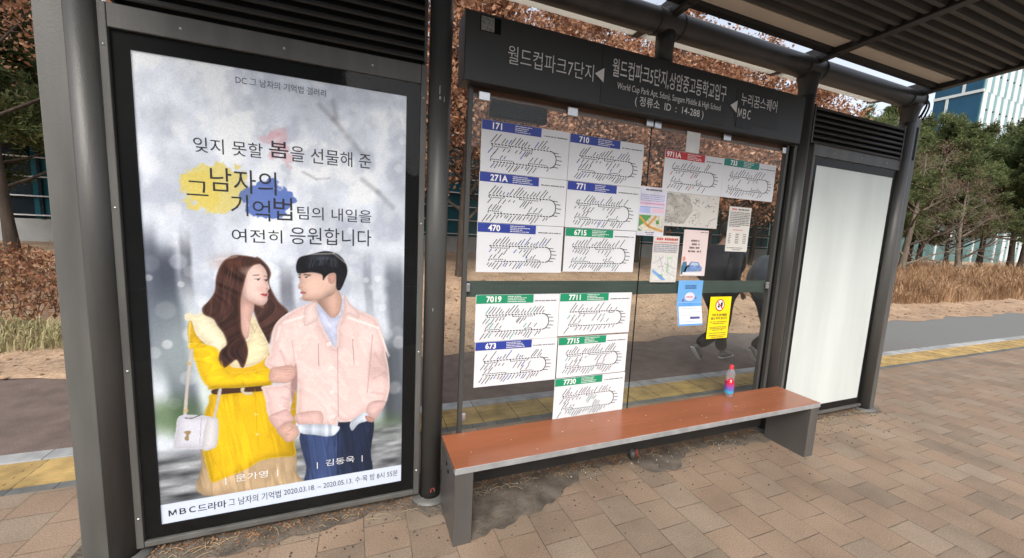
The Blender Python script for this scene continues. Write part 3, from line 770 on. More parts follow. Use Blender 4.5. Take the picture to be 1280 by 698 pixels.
def route_sheet(num, x0, x1, z0, z1, hm, label, seed, hw=0.63, single=False, accents=None, z0r=None, z1r=None, bulge=0.0):
    r = random.Random(seed)
    W, H = x1-x0, z1-z0
    y0 = YS - r.uniform(0, 0.0015)
    b = MB(); b.box(x0, x1, y0, y0+0.004, z0, z1)
    root = tag(b.build('route_map', M_paper), label, 'route map', 'bus route maps stuck on the glass')
    hh = H*0.185
    b = MB(); b.rect(x0+0.002, x0+W*hw, z1-hh, z1-0.001, y0-0.001); b.build('header_band', hm, root)
    nw = 0.033*len(num) if len(num) < 5 else 0.03*len(num)
    nx0 = x0+W*0.115 if len(num) < 5 else x0+W*0.02
    text_mesh(num, (nx0, nx0+0.3, z1-hh*0.87, z1-hh*0.16), y0-0.002, M_white_print, 'route_number', root, 0.03, keep=True)
    b = MB()
    for k in range(4):
        word_row(b, x0+W*0.36, x0+W*(0.36+r.uniform(0.13, 0.24)), z1-hh*(0.26+0.2*k), 0.0055, y0-0.002, r)
    b.build('header_print', M_white_print, root)
    b = MB(); word_row(b, x1-W*0.31, x1-W*0.03, z1-hh*0.85, 0.0075, y0-0.001, r); b.build('caption', M_ink, root)
    # the line: two dashed tracks joined by a half circle on the right
    zt, zb = z1-H*r.uniform(0.42, 0.46), z0+H*r.uniform(0.19, 0.24)
    xl, xr = x0+W*r.uniform(0.10, 0.14), x1-W*r.uniform(0.17, 0.20)
    rr = (zt-zb)/2; zc = (zt+zb)/2
    yy = y0-0.0012
    b = MB(); t = MB(); bl = MB()
    path = [(x, zt) for x in np.linspace(xl, xr-rr*0.3, 56)]
    path += [(xr-rr*0.3+rr*0.85*sin(a), zc+rr*cos(a)) for a in np.linspace(0.1, pi-0.1, 18)]
    path += [(x, zb) for x in np.linspace(xr-rr*0.3, xl+W*r.uniform(0.0, 0.06), 56)]
    strokes(b, [(path[i][0], path[i][1], path[i+1][0], path[i+1][1]) for i in range(len(path)-1) if (i % 3 != 2 or 55 < i < 74)], 0.0062, yy)
    # second parallel track with jogs
    def second(zz, sgn, segs):
        for (a, c) in segs:
            xa, xb = xl+(xr-xl)*a, xl+(xr-xl)*c
            L = []
            for i in range(int((xb-xa)/0.012)):
                L.append((xa+i*0.012, zz+sgn*0.013, xa+i*0.012+0.008, zz+sgn*0.013))
            L += [(xa, zz, xa, zz+sgn*0.013), (xb, zz, xb, zz+sgn*0.013)]
            strokes(b, L, 0.0052, yy)
    if not single:
        a = r.uniform(0, 0.06); second(zt, -1, [(a, a+r.uniform(0.2, 0.35)), (r.uniform(0.42, 0.5), r.uniform(0.62, 0.97))])
        second(zb, 1, [(0.0, r.uniform(0.18, 0.4)), (r.uniform(0.6, 0.66), r.uniform(0.75, 0.95))])
    else:
        second(zt, -1, [(0.2, 0.6), (0.8, 0.9)]); second(zb, 1, [(0.0, 0.2)])
    # slanted station names
    n = (19 if x0 < 2.9 else 14) if not single else 12
    mdl = 60
    def names(zbase, up_, x_a, x_b, cnt, lmin, lmax):
        for i in range(cnt):
            if r.random() < 0.10: continue
            x = x_a + (x_b-x_a)*(i+r.uniform(-0.2, 0.2))/cnt
            L = lmin + (lmax-lmin)*min(1, max(0, 0.5+0.5*sin(i*0.9+seed)+r.uniform(-0.4, 0.4))); a = radians(r.uniform(50, 56))
            s = 1 if up_ else -1
            xa, za = x, zbase+s*0.008
            tgt = bl if r.random() < 0.09 else t
            strokes(tgt, [(xa, za, xa+s*L*cos(a), za+s*L*sin(a))], 0.0050 if tgt is t else 0.006, yy)
    names(zt, True, xl, xr, n, 0.02, 0.068)
    names(zt-0.012, False, xl+0.01, xl+(xr-xl)*r.uniform(0.35, 0.6), int(n*0.35), 0.018, 0.045)
    names(zt-0.012, False, xl+(xr-xl)*0.55, xl+(xr-xl)*r.uniform(0.7, 0.98), int(n*0.25), 0.018, 0.06)
    names(zb, False, xl, xr, n, 0.02, 0.055)
    names(zb+0.012, True, xl, xl+(xr-xl)*r.uniform(0.2, 0.4), int(n*0.25), 0.018, 0.045)
    names(zb+0.012, True, xl+(xr-xl)*0.62, xl+(xr-xl)*r.uniform(0.75, 0.95), int(n*0.2), 0.015, 0.04)
    for a in np.linspace(0.5, 2.6, 5):
        strokes(t, [(xr-rr*0.3+rr*0.95*sin(a), zc+rr*cos(a), xr-rr*0.3+rr*0.95*sin(a)+0.035, zc+rr*cos(a)-0.002)], 0.0045, yy)
    b.build('route_line', M_ink, root); t.build('station_names', M_gink, root)
    bl.build('transfer_names', accents or M_blue2, root)
    return root
M_blue2 = mat('blue_ink', srgb(70, 95, 165), 0.6)
M_teal2 = mat('teal_ink', srgb(70, 160, 150), 0.6)
M_red2 = mat('red_ink', srgb(200, 60, 60), 0.6)

route_sheet('171', 1.651, 2.236, 2.028, 2.324, M_blue, 'white route map headed 171 on a blue band, below the black box on the glass', 171, 0.66)
route_sheet('710', 2.240, 2.827, 2.029, 2.322, M_blue, 'white route map headed 710 on a blue band, right of the 171 sheet', 710, 0.66)
route_sheet('271A', 1.649, 2.238, 1.729, 2.0255, M_blue, 'white route map headed 271A on a blue band, below the 171 sheet', 271, 0.66)
route_sheet('771', 2.242, 2.824, 1.728, 2.026, M_blue, 'white route map headed 771 on a blue band, below the 710 sheet', 771, 0.66)
route_sheet('470', 1.648, 2.235, 1.425, 1.7265, M_blue, 'white route map headed 470 on a blue band, left of the green 6715 sheet', 470, 0.66)
route_sheet('6715', 2.250, 2.820, 1.433, 1.7245, M_green, 'white route map headed 6715 on a green band, right of the 470 sheet', 6715, 0.66, accents=M_teal2)
route_sheet('7019', 1.656, 2.237, 0.984, 1.283, M_green, 'white route map headed 7019 on a green band, below the rail at the left', 7019, 0.67, accents=M_teal2)
route_sheet('7711', 2.241, 2.830, 0.990, 1.285, M_green, 'sparse white route map headed 7711 on a green band, right of the 7019 sheet', 7711, 0.66, True, M_teal2)
route_sheet('673', 1.662, 2.242, 0.686, 0.981, M_blue, 'white route map headed 673 on blue, lowest sheet by the left column', 673, 0.67)
route_sheet('7715', 2.251, 2.826, 0.691, 0.9785, M_green, 'white route map headed 7715 on green, between the 7711 and 7730 sheets', 7715, 0.67, accents=M_teal2)
s7730 = route_sheet('7730', 2.244, 2.831, 0.455, 0.6845, M_green, 'white route map headed 7730 on a green band, lower edge touching the bench seat', 7730, 0.66, accents=M_teal2) if False else \
    route_sheet('7730', 2.244, 2.831, 0.392, 0.6845, M_green, 'white route map headed 7730 on a green band, lower edge touching the bench seat', 7730, 0.66, accents=M_teal2)
route_sheet('9711A', 3.017, 3.586, 2.025, 2.314, M_red, 'white route map headed 9711A on a red band, on the right glass pane', 9711, 0.66, accents=M_red2)
route_sheet('733', 3.589, 4.172, 2.027, 2.320, M_teal, 'white route map headed 733 on a teal band, rightmost sheet on the glass', 733, 0.66)

# --- other notices
def paper(name, x0, x1, z0, z1, m, label, cat, y=YS, dx=0.0):
    b = MB(); b.prism([(x0+dx, z1), (x1+dx, z1), (x1, z0), (x0, z0)][::-1], 'y', y, y+0.003)
    return tag(b.build(name, m), label, cat)
R = random.Random(5)
# grey photocopied map below 9711A
n1 = paper('street_map', 3.058, 3.589, 1.779, 2.0235, mat('photocopy_paper', (0.6, 0.585, 0.55), 0.6, 0, 0.05, 3), 'black and white photocopied street map directly below the 9711A sheet', 'map', YS+0.0022)
b = MB(); 
for i in range(150):
    cx = 3.07+R.random()**1.3*0.5; cz = 1.79+R.random()*0.225
    if cx > 3.4 and cz < 1.93 and R.random() < 0.85: continue
    a = R.uniform(0, pi); L = R.uniform(0.008, 0.05)
    strokes(b, [(cx-L/2*cos(a), cz-L/2*sin(a)*0.6, cx+L/2*cos(a), cz+L/2*sin(a)*0.6)], R.choice((0.002, 0.003, 0.005)), YS+0.0012)
b.poly([(3.53, 1.905), (3.54, 1.92), (3.55, 1.905)], YS+0.0012); strokes(b, [(3.49, 1.785, 3.51, 1.835), (3.51, 1.835, 3.57, 1.86)], 0.004, YS+0.0012)
b.build('map_print', mat('toner', (0.2, 0.19, 0.17), 0.6), n1)
b = MB()
b.poly([(3.065, 1.81), (3.25, 1.80), (3.33, 1.9), (3.28, 2.015), (3.065, 2.015)], YS+0.0016); b.build('map_tint', mat('toner_tint', (0.43, 0.41, 0.375), 0.6, 0, 0.3, 14), n1)
# small blank tag
paper('paper_tag', 3.20, 3.327, 2.32, 2.466, mat('plain_paper', (0.72, 0.72, 0.71), 0.5), 'small blank white paper tag above the 9711A sheet', 'paper')
# notice with coloured park map
n2 = paper('notice', 2.826, 3.066, 1.699, 2.0445, mat('lilac_paper', (0.66, 0.655, 0.75), 0.45), 'lilac white notice with a green and orange map at its foot', 'notice')
Y1, Y2, Y3 = YS-0.0012, YS-0.002, YS-0.0028
b = MB(); word_row(b, 2.875, 3.02, 2.018, 0.012, Y1, R); word_row(b, 2.90, 2.98, 1.718, 0.009, Y1, R); word_row(b, 2.915, 2.97, 1.705, 0.007, Y1, R); b.build('heading', M_ink, n2)
b = MB()
for k, z in enumerate((1.985, 1.972, 1.958, 1.945, 1.925, 1.90)): word_row(b, 2.835, 3.05, z, 0.006, Y1, R)
b.build('body_text', mat('violet_ink', srgb(130, 130, 190), 0.6), n2)
b = MB(); b.rect(2.835, 3.055, 1.915, 1.94, Y1+0.0006); b.rect(2.945, 3.055, 1.865, 1.895, Y1+0.0006); b.build('pink_rows', mat('pink_ink', srgb(225, 190, 205), 0.6), n2)
b = MB(); b.rect(2.835, 2.93, 1.86, 1.905, Y1+0.0006); b.build('blue_box', mat('pale_blue_ink', srgb(175, 185, 225), 0.6), n2)
b = MB(); b.rect(2.835, 3.058, 1.732, 1.845, Y1); b.build('map_ground', mat('map_beige', srgb(205, 200, 185), 0.6, 0, 0.2, 60), n2)
b = MB(); b.poly([(2.835, 1.76), (2.90, 1.80), (2.945, 1.845), (2.835, 1.845)], Y2); b.poly([(2.99, 1.785), (3.02, 1.785), (3.01, 1.815), (2.985, 1.81)], Y2); b.poly([(2.835, 1.732), (2.87, 1.732), (2.835, 1.752)], Y2); b.build('map_park', mat('map_green', srgb(85, 150, 80), 0.6), n2)
b = MB(); strokes(b, [(2.838, 1.835, 2.92, 1.765), (2.92, 1.765, 3.055, 1.735), (2.915, 1.768, 2.985, 1.842)], 0.016, Y3); b.build('map_road', mat('map_orange', srgb(205, 150, 75), 0.6), n2)
# white text notice on the right
n3 = paper('notice', 3.705, 3.948, 1.608, 1.963, M_paper2, 'white text notice with a small red heading, below the 733 sheet', 'notice')
b = MB(); word_row(b, 3.73, 3.79, 1.937, 0.014, Y1, R); word_row(b, 3.76, 3.88, 1.778, 0.007, Y1, R); b.build('heading', M_red2, n3)
b = MB(); word_row(b, 3.80, 3.925, 1.937, 0.013, Y1, R); b.build('heading', M_ink, n3)
b = MB()
for k in range(9): word_row(b, 3.718, 3.935-(0.1 if k == 8 else 0), 1.915-k*0.0135, 0.0075, Y1, R)
for k in range(6):
    word_row(b, 3.725, 3.75, 1.745-k*0.014, 0.007, Y1, R); word_row(b, 3.80, 3.84, 1.745-k*0.014, 0.007, Y1, R); word_row(b, 3.885, 3.92, 1.745-k*0.014, 0.007, Y1, R)
word_row(b, 3.72, 3.9, 1.635, 0.006, Y1, R); word_row(b, 3.78, 3.88, 1.62, 0.006, Y1, R)
b.build('body_text', M_gink, n3)
# red headed detour map
n4 = paper('notice', 2.984, 3.228, 1.359, 1.705, M_paper2, 'white notice with red heading and pale street map crossed by a blue river', 'notice', YS+0.001)
b = MB(); word_row(b, 3.01, 3.21, 1.672, 0.019, Y1, R, 0.25); word_row(b, 2.99, 3.215, 1.652, 0.008, Y1, R); b.build('heading', M_red2, n4)
b = MB()
for k in range(5): word_row(b, 2.99, 3.215, 1.635-k*0.013, 0.0075, Y1, R)
b.build('body_text', mat('slate_ink', srgb(125, 125, 150), 0.6), n4)
b = MB(); b.rect(2.992, 3.22, 1.375, 1.56, Y1); b.build('map_ground', mat('map_grey', srgb(208, 208, 205), 0.6, 0, 0.12, 70), n4)
b = MB(); b.poly([(2.995, 1.435), (2.995, 1.46), (3.12, 1.385), (3.12, 1.376), (3.085, 1.376)], Y2); b.build('map_river', mat('map_blue', srgb(120, 165, 215), 0.6), n4)
b = MB(); b.poly([(3.12, 1.44), (3.145, 1.42), (3.15, 1.50), (3.13, 1.51)], Y2); b.poly([(3.06, 1.41), (3.10, 1.40), (3.09, 1.43)], Y2); b.poly([(3.12, 1.54), (3.17, 1.53), (3.16, 1.555)], Y2); b.build('map_park', mat('map_pale_green', srgb(165, 205, 165), 0.6), n4)
b = MB(); strokes(b, [(3.0, 1.5, 3.09, 1.55), (3.05, 1.55, 3.1, 1.44), (3.1, 1.5, 3.21, 1.46), (3.13, 1.55, 3.13, 1.44), (3.13, 1.44, 3.21, 1.40), (3.04, 1.48, 3.1, 1.48)], 0.0045, Y2-0.0004); b.build('map_road', mat('map_lilac', srgb(175, 160, 175), 0.6), n4)
# pale pink leaflet with a blue car
n5 = paper('leaflet', 3.266, 3.512, 1.408, 1.760, mat('pale_pink_paper', srgb(222, 205, 203), 0.4, 0, 0.05, 4), 'pale pink leaflet with a blue car drawing, above the blue leaflet', 'leaflet', YS-0.0005)
b = MB()
for k, (xa, xb) in enumerate(((3.34, 3.44), (3.35, 3.43), (3.33, 3.44), (3.32, 3.45))): word_row(b, xa, xb, 1.672-k*0.027, 0.016, Y2, R, 0.4)
word_row(b, 3.43, 3.50, 1.742, 0.007, Y2, R); b.build('body_text', mat('brown_ink', srgb(95, 75, 75), 0.6), n5)
b = MB(); b.poly([(3.30, 1.44), (3.335, 1.44), (3.475, 1.445), (3.48, 1.475), (3.455, 1.49), (3.435, 1.515), (3.36, 1.52), (3.335, 1.49), (3.31, 1.48)], Y2); b.build('car_print', mat('car_blue', srgb(110, 140, 185), 0.6, 0, 0.3, 30), n5)
b = MB(); b.poly([(3.355, 1.49), (3.37, 1.512), (3.43, 1.508), (3.44, 1.49)], Y3); b.build('window_print', mat('pale_glass_print', srgb(180, 195, 215), 0.6), n5)
b = MB(); b.poly([(3.268, 1.42), (3.31, 1.42), (3.325, 1.47), (3.315, 1.52), (3.28, 1.515), (3.268, 1.48)], Y2); b.build('person_print', mat('teal_print', srgb(65, 110, 135), 0.6, 0, 0.3, 40), n5)
b = MB(); b.poly([(3.275, 1.525), (3.295, 1.52), (3.305, 1.545), (3.29, 1.56), (3.275, 1.55)], Y2); b.poly([(3.32, 1.478), (3.345, 1.475), (3.345, 1.49), (3.32, 1.492)], Y2); b.build('face_print', mat('skin_print', srgb(200, 140, 130), 0.6), n5)
b = MB(); b.rect(3.285, 3.475, 1.413, 1.436, Y3); b.build('caption_box', M_paper, n5)
# folded blue and white leaflet, upper half flat, lower half hanging forward
b = MB(); b.box(3.262, 3.510, YS, YS+0.003, 1.20, 1.372); n6 = tag(b.build('leaflet', mat('sky_blue_paper', srgb(110, 170, 225), 0.4, 0, 0.08, 4)), 'folded sky blue leaflet with a white flap at its foot, overlapping the green grey rail', 'leaflet')
b = MB(); b.prism([(YS-0.0005, 1.2), (YS-0.0365, 1.022), (YS-0.0335, 1.022), (YS+0.0025, 1.2)], 'x', 3.262, 3.51); fl = b.build('lower_flap', mat('flap_white_paper', srgb(214, 220, 228), 0.45), n6)
def flap(x0, x1, za, zb, d, m, nm):
    f = lambda z: YS-0.0005-(1.2-z)/0.178*0.036-d
    b = MB(); b.add([(x0, f(za), za), (x1, f(za), za), (x1, f(zb), zb), (x0, f(zb), zb)], [(0, 1, 2, 3)]); return b.build(nm, m, fl)
M_lb = mat('mid_blue_print', srgb(90, 150, 215), 0.5)
flap(3.262, 3.51, 1.023, 1.036, 0.0012, M_lb, 'blue_edge'); flap(3.262, 3.275, 1.036, 1.199, 0.0012, M_lb, 'blue_edge'); flap(3.262, 3.51, 1.17, 1.199, 0.0016, M_lb, 'blue_edge')
for k, z in enumerate((1.152, 1.125, 1.10, 1.052)): flap(3.29, 3.49, z, z+0.004, 0.0012, mat('pale_grey_ink', (0.4, 0.42, 0.45), 0.6), 'text_line')
flap(3.385, 3.485, 1.073, 1.09, 0.0014, mat('violet_print', srgb(80, 70, 130), 0.6), 'logo_print')
b = MB(); word_row(b, 3.33, 3.44, 1.325, 0.011, Y1, R); word_row(b, 3.33, 3.445, 1.308, 0.011, Y1, R); b.build('heading', mat('navy_ink', srgb(40, 60, 120), 0.6), n6)
b = MB(); b.poly([(3.385+0.05*cos(a), 1.245+0.034*sin(a)) for a in np.linspace(0, 2*pi, 24)[:-1]], Y1); b.build('emblem', mat('pale_print', srgb(215, 215, 228), 0.6), n6)
b = MB(); word_row(b, 3.35, 3.42, 1.238, 0.010, Y2, R); b.build('emblem_text', M_red2, n6)
b = MB(); b.poly([(3.32+0.012*cos(a), 1.218+0.012*sin(a)) for a in np.linspace(0, 2*pi, 14)[:-1]], Y2); b.poly([(3.445+0.01*cos(a), 1.235+0.01*sin(a)) for a in np.linspace(0, 2*pi, 14)[:-1]], Y2); b.build('emblem_dots', mat('mauve_print', srgb(130, 100, 150), 0.6), n6)
# yellow no-food sign
n7 = paper('no_food_sign', 3.606, 3.840, 0.891, 1.240, mat('yellow_plastic', srgb(243, 218, 25), 0.35, 0, 0.04, 4), 'yellow sign with a no food and drink symbol on the right glass pane', 'sign')
b = MB()
for q in ((3.601, 3.6055, 0.887, 1.244), (3.8405, 3.845, 0.887, 1.244)): b.box(q[0], q[1], YS-0.001, YS+0.003, q[2], q[3])
b.box(3.6055, 3.8405, YS-0.001, YS+0.003, 0.887, 0.8905); b.box(3.6055, 3.8405, YS-0.001, YS+0.003, 1.2405, 1.244); b.build('border', M_black, n7)
ci = lambda r_, n_=28: [(3.718+r_*cos(a), 1.170+r_*sin(a)) for a in np.linspace(0, 2*pi, n_+1)[:-1]]
b = MB(); b.poly(ci(0.050), Y1); b.build('ban_ring', mat('ban_red', srgb(200, 30, 40), 0.4), n7)
b = MB(); b.poly(ci(0.041), Y1-0.0005); ring = b.build('ban_field', M_white_print, n7)
b = MB(); b.poly([(3.728, 1.148), (3.742, 1.148), (3.748, 1.192), (3.722, 1.192)], Y1-0.001); b.rect(3.692, 3.716, 1.150, 1.168, Y1-0.001); b.poly([(3.694, 1.171), (3.714, 1.171), (3.710, 1.18), (3.698, 1.18)], Y1-0.001); strokes(b, [(3.735, 1.192, 3.741, 1.203)], 0.004, Y1-0.001); b.build('food_symbol', M_ink, n7)
b = MB(); strokes(b, [(3.689, 1.199, 3.747, 1.141)], 0.009, Y1-0.0014); b.build('ban_bar', bpy.data.materials['ban_red'], n7)
text_mesh('커피 등 음식물을', (3.642, 3.806, 1.078, 1.1), Y1, M_ink, 'lettering', n7, 0.02)
text_mesh('들고 타지 맙시다', (3.636, 3.81, 1.05, 1.072), Y1, M_ink, 'lettering', n7, 0.02)
b = MB()
for z, xa, xb in ((1.028, 3.63, 3.815), (1.014, 3.66, 3.79), (0.985, 3.63, 3.815), (0.972, 3.63, 3.815), (0.959, 3.665, 3.78), (0.935, 3.63, 3.815), (0.915, 3.63, 3.815), (0.90, 3.66, 3.80)): word_row(b, xa, xb, z, 0.007, Y1, R)
b.build('small_print', M_gink, n7)

# ================================================================ printed advertising poster in the left light box
POLY = {'hair_back':[(0.499,1.488),(0.545,1.459),(0.566,1.412),(0.557,1.361),(0.574,1.308),(0.598,1.26),(0.64,1.205),(0.6,1.162),(0.565,1.105),(0.549,1.038),(0.52,1.088),(0.498,1.166),(0.48,1.253),(0.495,1.347)],
'face_w':[(0.498,1.469),(0.535,1.442),(0.55,1.403),(0.549,1.379),(0.557,1.335),(0.549,1.316),(0.553,1.301),(0.548,1.287),(0.549,1.274),(0.54,1.254),(0.524,1.244),(0.5,1.248),(0.469,1.267),(0.44,1.296),(0.432,1.338),(0.443,1.402),(0.466,1.449)],
'neck_w':[(0.431,1.31),(0.488,1.257),(0.478,1.186),(0.491,1.146),(0.467,1.091),(0.441,1.068),(0.422,1.132),(0.421,1.226)],
'collar_l':[(0.2,1.203),(0.219,1.214),(0.247,1.205),(0.277,1.216),(0.313,1.183),(0.341,1.135),(0.373,1.058),(0.329,1.006),(0.293,1.04),(0.243,1.103),(0.228,1.172),(0.206,1.176)],
'collar_r':[(0.479,1.196),(0.507,1.137),(0.536,1.068),(0.552,1.008),(0.525,0.959),(0.484,0.932),(0.435,0.919),(0.377,0.934),(0.39,1.0),(0.439,1.054),(0.46,1.082)],
'cardigan_top':[(0.225,1.186),(0.243,1.108),(0.293,1.04),(0.345,1.022),(0.463,1.053),(0.546,0.998),(0.557,0.908),(0.557,0.93),(0.55,0.812),(0.303,0.816),(0.28,0.833),(0.254,0.88),(0.233,0.967),(0.223,1.02),(0.21,1.068),(0.21,1.141)],
'sleeve_w':[(0.212,1.063),(0.319,1.035),(0.338,0.969),(0.359,0.93),(0.388,0.9),(0.464,0.899),(0.552,0.903),(0.552,0.812),(0.444,0.813),(0.303,0.815),(0.278,0.835),(0.254,0.88),(0.233,0.967)],
'cardigan_low':[(0.304,0.8),(0.279,0.748),(0.26,0.696),(0.244,0.566),(0.247,0.476),(0.261,0.383),(0.277,0.316),(0.338,0.331),(0.431,0.36),(0.497,0.397),(0.584,0.4),(0.66,0.4),(0.656,0.476),(0.666,0.606),(0.669,0.782),(0.63,0.798),(0.521,0.792)],
'skirt':[(0.236,0.512),(0.236,0.411),(0.24,0.25),(0.666,0.206),(0.663,0.305),(0.655,0.416),(0.527,0.439),(0.281,0.402),(0.247,0.487)],
'belt':[(0.303,0.818),(0.408,0.815),(0.515,0.812),(0.516,0.787),(0.407,0.788),(0.304,0.791)],
'buckle':[(0.418,0.811),(0.435,0.812),(0.432,0.791),(0.466,0.786),(0.468,0.772),(0.438,0.773),(0.42,0.789)],
'hair_front':[(0.399,1.495),(0.452,1.498),(0.506,1.486),(0.525,1.461),(0.49,1.449),(0.464,1.412),(0.446,1.347),(0.431,1.273),(0.429,1.188),(0.431,1.112),(0.449,1.054),(0.455,0.995),(0.437,0.928),(0.422,0.924),(0.404,0.964),(0.377,0.945),(0.35,0.927),(0.338,0.964),(0.34,0.937),(0.329,0.976),(0.339,1.018),(0.365,1.049),(0.354,1.102),(0.33,1.145),(0.313,1.181),(0.277,1.204),(0.272,1.238),(0.301,1.275),(0.325,1.32),(0.334,1.393),(0.358,1.456)],
'hand_w':[(0.552,0.901),(0.594,0.913),(0.642,0.916),(0.671,0.897),(0.668,0.861),(0.648,0.831),(0.621,0.819),(0.551,0.833)],
'bag':[(0.157,0.694),(0.23,0.69),(0.293,0.671),(0.316,0.646),(0.308,0.533),(0.29,0.502),(0.231,0.509),(0.141,0.526),(0.126,0.543),(0.14,0.615)],
'bag_side':[(0.267,0.656),(0.297,0.669),(0.316,0.646),(0.308,0.533),(0.29,0.502),(0.244,0.508)],
'bag_flap':[(0.157,0.694),(0.23,0.69),(0.285,0.673),(0.255,0.679),(0.225,0.662),(0.21,0.615),(0.193,0.601),(0.187,0.613),(0.207,0.638),(0.221,0.674),(0.188,0.682)],
'clasp':[(0.172,0.61),(0.197,0.612),(0.199,0.597),(0.191,0.591),(0.191,0.565),(0.179,0.563),(0.173,0.577),(0.182,0.593)],
'strap':[(0.212,1.021),(0.228,1.02),(0.203,0.853),(0.187,0.692),(0.174,0.699),(0.192,0.865)],
'strap2':[(0.322,0.813),(0.336,0.811),(0.319,0.732),(0.304,0.662),(0.294,0.669),(0.309,0.739)],
'hair_m':[(0.68,1.452),(0.695,1.492),(0.736,1.508),(0.771,1.519),(0.823,1.53),(0.877,1.516),(0.913,1.477),(0.927,1.425),(0.914,1.373),(0.89,1.32),(0.87,1.333),(0.869,1.405),(0.845,1.412),(0.822,1.396),(0.806,1.373),(0.8,1.404),(0.752,1.416),(0.709,1.41),(0.684,1.413)],
'face_m':[(0.691,1.415),(0.694,1.379),(0.698,1.363),(0.686,1.334),(0.701,1.32),(0.703,1.304),(0.709,1.297),(0.704,1.285),(0.711,1.267),(0.726,1.262),(0.755,1.263),(0.799,1.273),(0.853,1.295),(0.87,1.333),(0.871,1.41),(0.805,1.422),(0.718,1.423)],
'ear_m':[(0.836,1.404),(0.86,1.409),(0.869,1.39),(0.86,1.36),(0.84,1.355),(0.829,1.38)],
'neck_m':[(0.772,1.271),(0.858,1.333),(0.885,1.309),(0.899,1.263),(0.886,1.192),(0.847,1.165),(0.81,1.205),(0.778,1.251)],
'shirt':[(0.771,1.258),(0.812,1.207),(0.847,1.167),(0.889,1.184),(0.901,1.274),(0.917,1.243),(0.91,1.181),(0.886,1.115),(0.877,0.986),(0.875,0.881),(0.881,0.879),(0.882,0.601),(0.867,0.603),(0.865,0.904),(0.857,0.945),(0.846,1.024),(0.802,1.114),(0.774,1.196)],
'jacket':[(0.777,1.263),(0.733,1.249),(0.664,1.217),(0.604,1.174),(0.572,1.125),(0.557,1.047),(0.548,0.979),(0.54,0.976),(0.526,0.932),(0.556,0.896),(0.631,0.821),(0.517,0.812),(0.514,0.787),(0.526,0.729),(0.532,0.66),(0.568,0.571),(0.589,0.563),(0.638,0.596),(0.658,0.605),(0.64,0.657),(0.661,0.76),(0.675,0.805),(0.667,0.642),(0.676,0.579),(0.787,0.55),(0.869,0.541),(0.871,0.578),(0.884,0.561),(0.958,0.559),(1.024,0.599),(1.069,0.554),(1.106,0.593),(1.138,0.662),(1.153,0.74),(1.147,0.856),(1.129,0.957),(1.146,0.913),(1.124,1.013),(1.092,1.127),(1.064,1.165),(0.987,1.205),(0.917,1.248),(0.898,1.294),(0.91,1.248),(0.893,1.172),(0.875,1.121),(0.868,1.007),(0.846,1.024),(0.802,1.124),(0.776,1.206)],
'lapel_l':[(0.777,1.263),(0.742,1.247),(0.715,1.218),(0.714,1.128),(0.78,1.165),(0.772,1.226)],
'lapel_r':[(0.91,1.294),(0.94,1.242),(0.977,1.205),(0.985,1.156),(0.926,1.186),(0.898,1.166),(0.91,1.222)],
'sleeve_shade':[(0.671,0.92),(0.675,0.805),(0.661,0.76),(0.65,0.714),(0.645,0.785),(0.653,0.853)],
'jeans':[(0.687,0.538),(0.712,0.32),(0.723,0.206),(1.037,0.193),(1.05,0.36),(1.067,0.54),(1.002,0.566),(0.882,0.564),(0.86,0.511)],
'hem1':[(0.678,0.574),(0.69,0.524),(0.756,0.504),(0.818,0.485),(0.862,0.492),(0.871,0.543)],
'hem2':[(0.941,0.553),(1.019,0.602),(1.038,0.552),(0.985,0.537),(0.949,0.499)],
'cuff':[(0.537,0.638),(0.589,0.664),(0.628,0.668),(0.658,0.605),(0.638,0.596),(0.589,0.563),(0.568,0.571)],
'rib':[(0.667,0.639),(0.788,0.638),(0.787,0.55),(0.676,0.579)],
'hand_m':[(0.573,0.561),(0.627,0.6),(0.658,0.584),(0.681,0.532),(0.664,0.497),(0.624,0.48),(0.596,0.516)],
'hand_p':[(1.019,0.582),(1.069,0.556),(1.06,0.536),(1.029,0.548)],
'cuff_r':[(1.046,0.66),(1.132,0.656),(1.106,0.593),(1.069,0.554),(1.024,0.594)]}
PW, PH = 330, 636
gx = np.linspace(LIT[0], LIT[1], PW); gz = np.linspace(LIT[2], LIT[3], PH)
PXg, PZg = np.meshgrid(gx, gz)
def vnoise(X, Z, sx, sz, seed, octv=4):
    r = np.random.default_rng(seed); out = np.zeros_like(X); amp = 1; tot = 0
    for o in range(octv):
        lat = r.random((64, 64))
        u = (X*sx*2**o) % 64; v = (Z*sz*2**o) % 64
        i = np.floor(u).astype(int); j = np.floor(v).astype(int); fu = u-i; fv = v-j
        fu = fu*fu*(3-2*fu); fv = fv*fv*(3-2*fv)
        i1 = (i+1) % 64; j1 = (j+1) % 64; i %= 64; j %= 64
        out += amp*((lat[j, i]*(1-fu)+lat[j, i1]*fu)*(1-fv) + (lat[j1, i]*(1-fu)+lat[j1, i1]*fu)*fv)
        tot += amp; amp *= 0.5
    return out/tot
def ss(a, b_, x):
    t = np.clip((x-a)/(b_-a), 0, 1); return t*t*(3-2*t)
ART = np.zeros((PH, PW, 3))
def blend(col, a):
    global ART
    ART = ART*(1-a[..., None]) + np.asarray(col)*a[..., None]
def smooth_poly(p, k=4):
    p = np.array(p, float); n = len(p); out = []
    for i in range(n):
        a, b_, c, d = p[(i-1) % n], p[i], p[(i+1) % n], p[(i+2) % n]
        for s_ in range(k):
            t = s_/k
            out.append(0.5*((2*b_)+(-a+c)*t+(2*a-5*b_+4*c-d)*t*t+(-a+3*b_-3*c+d)*t**3))
    return np.array(out)
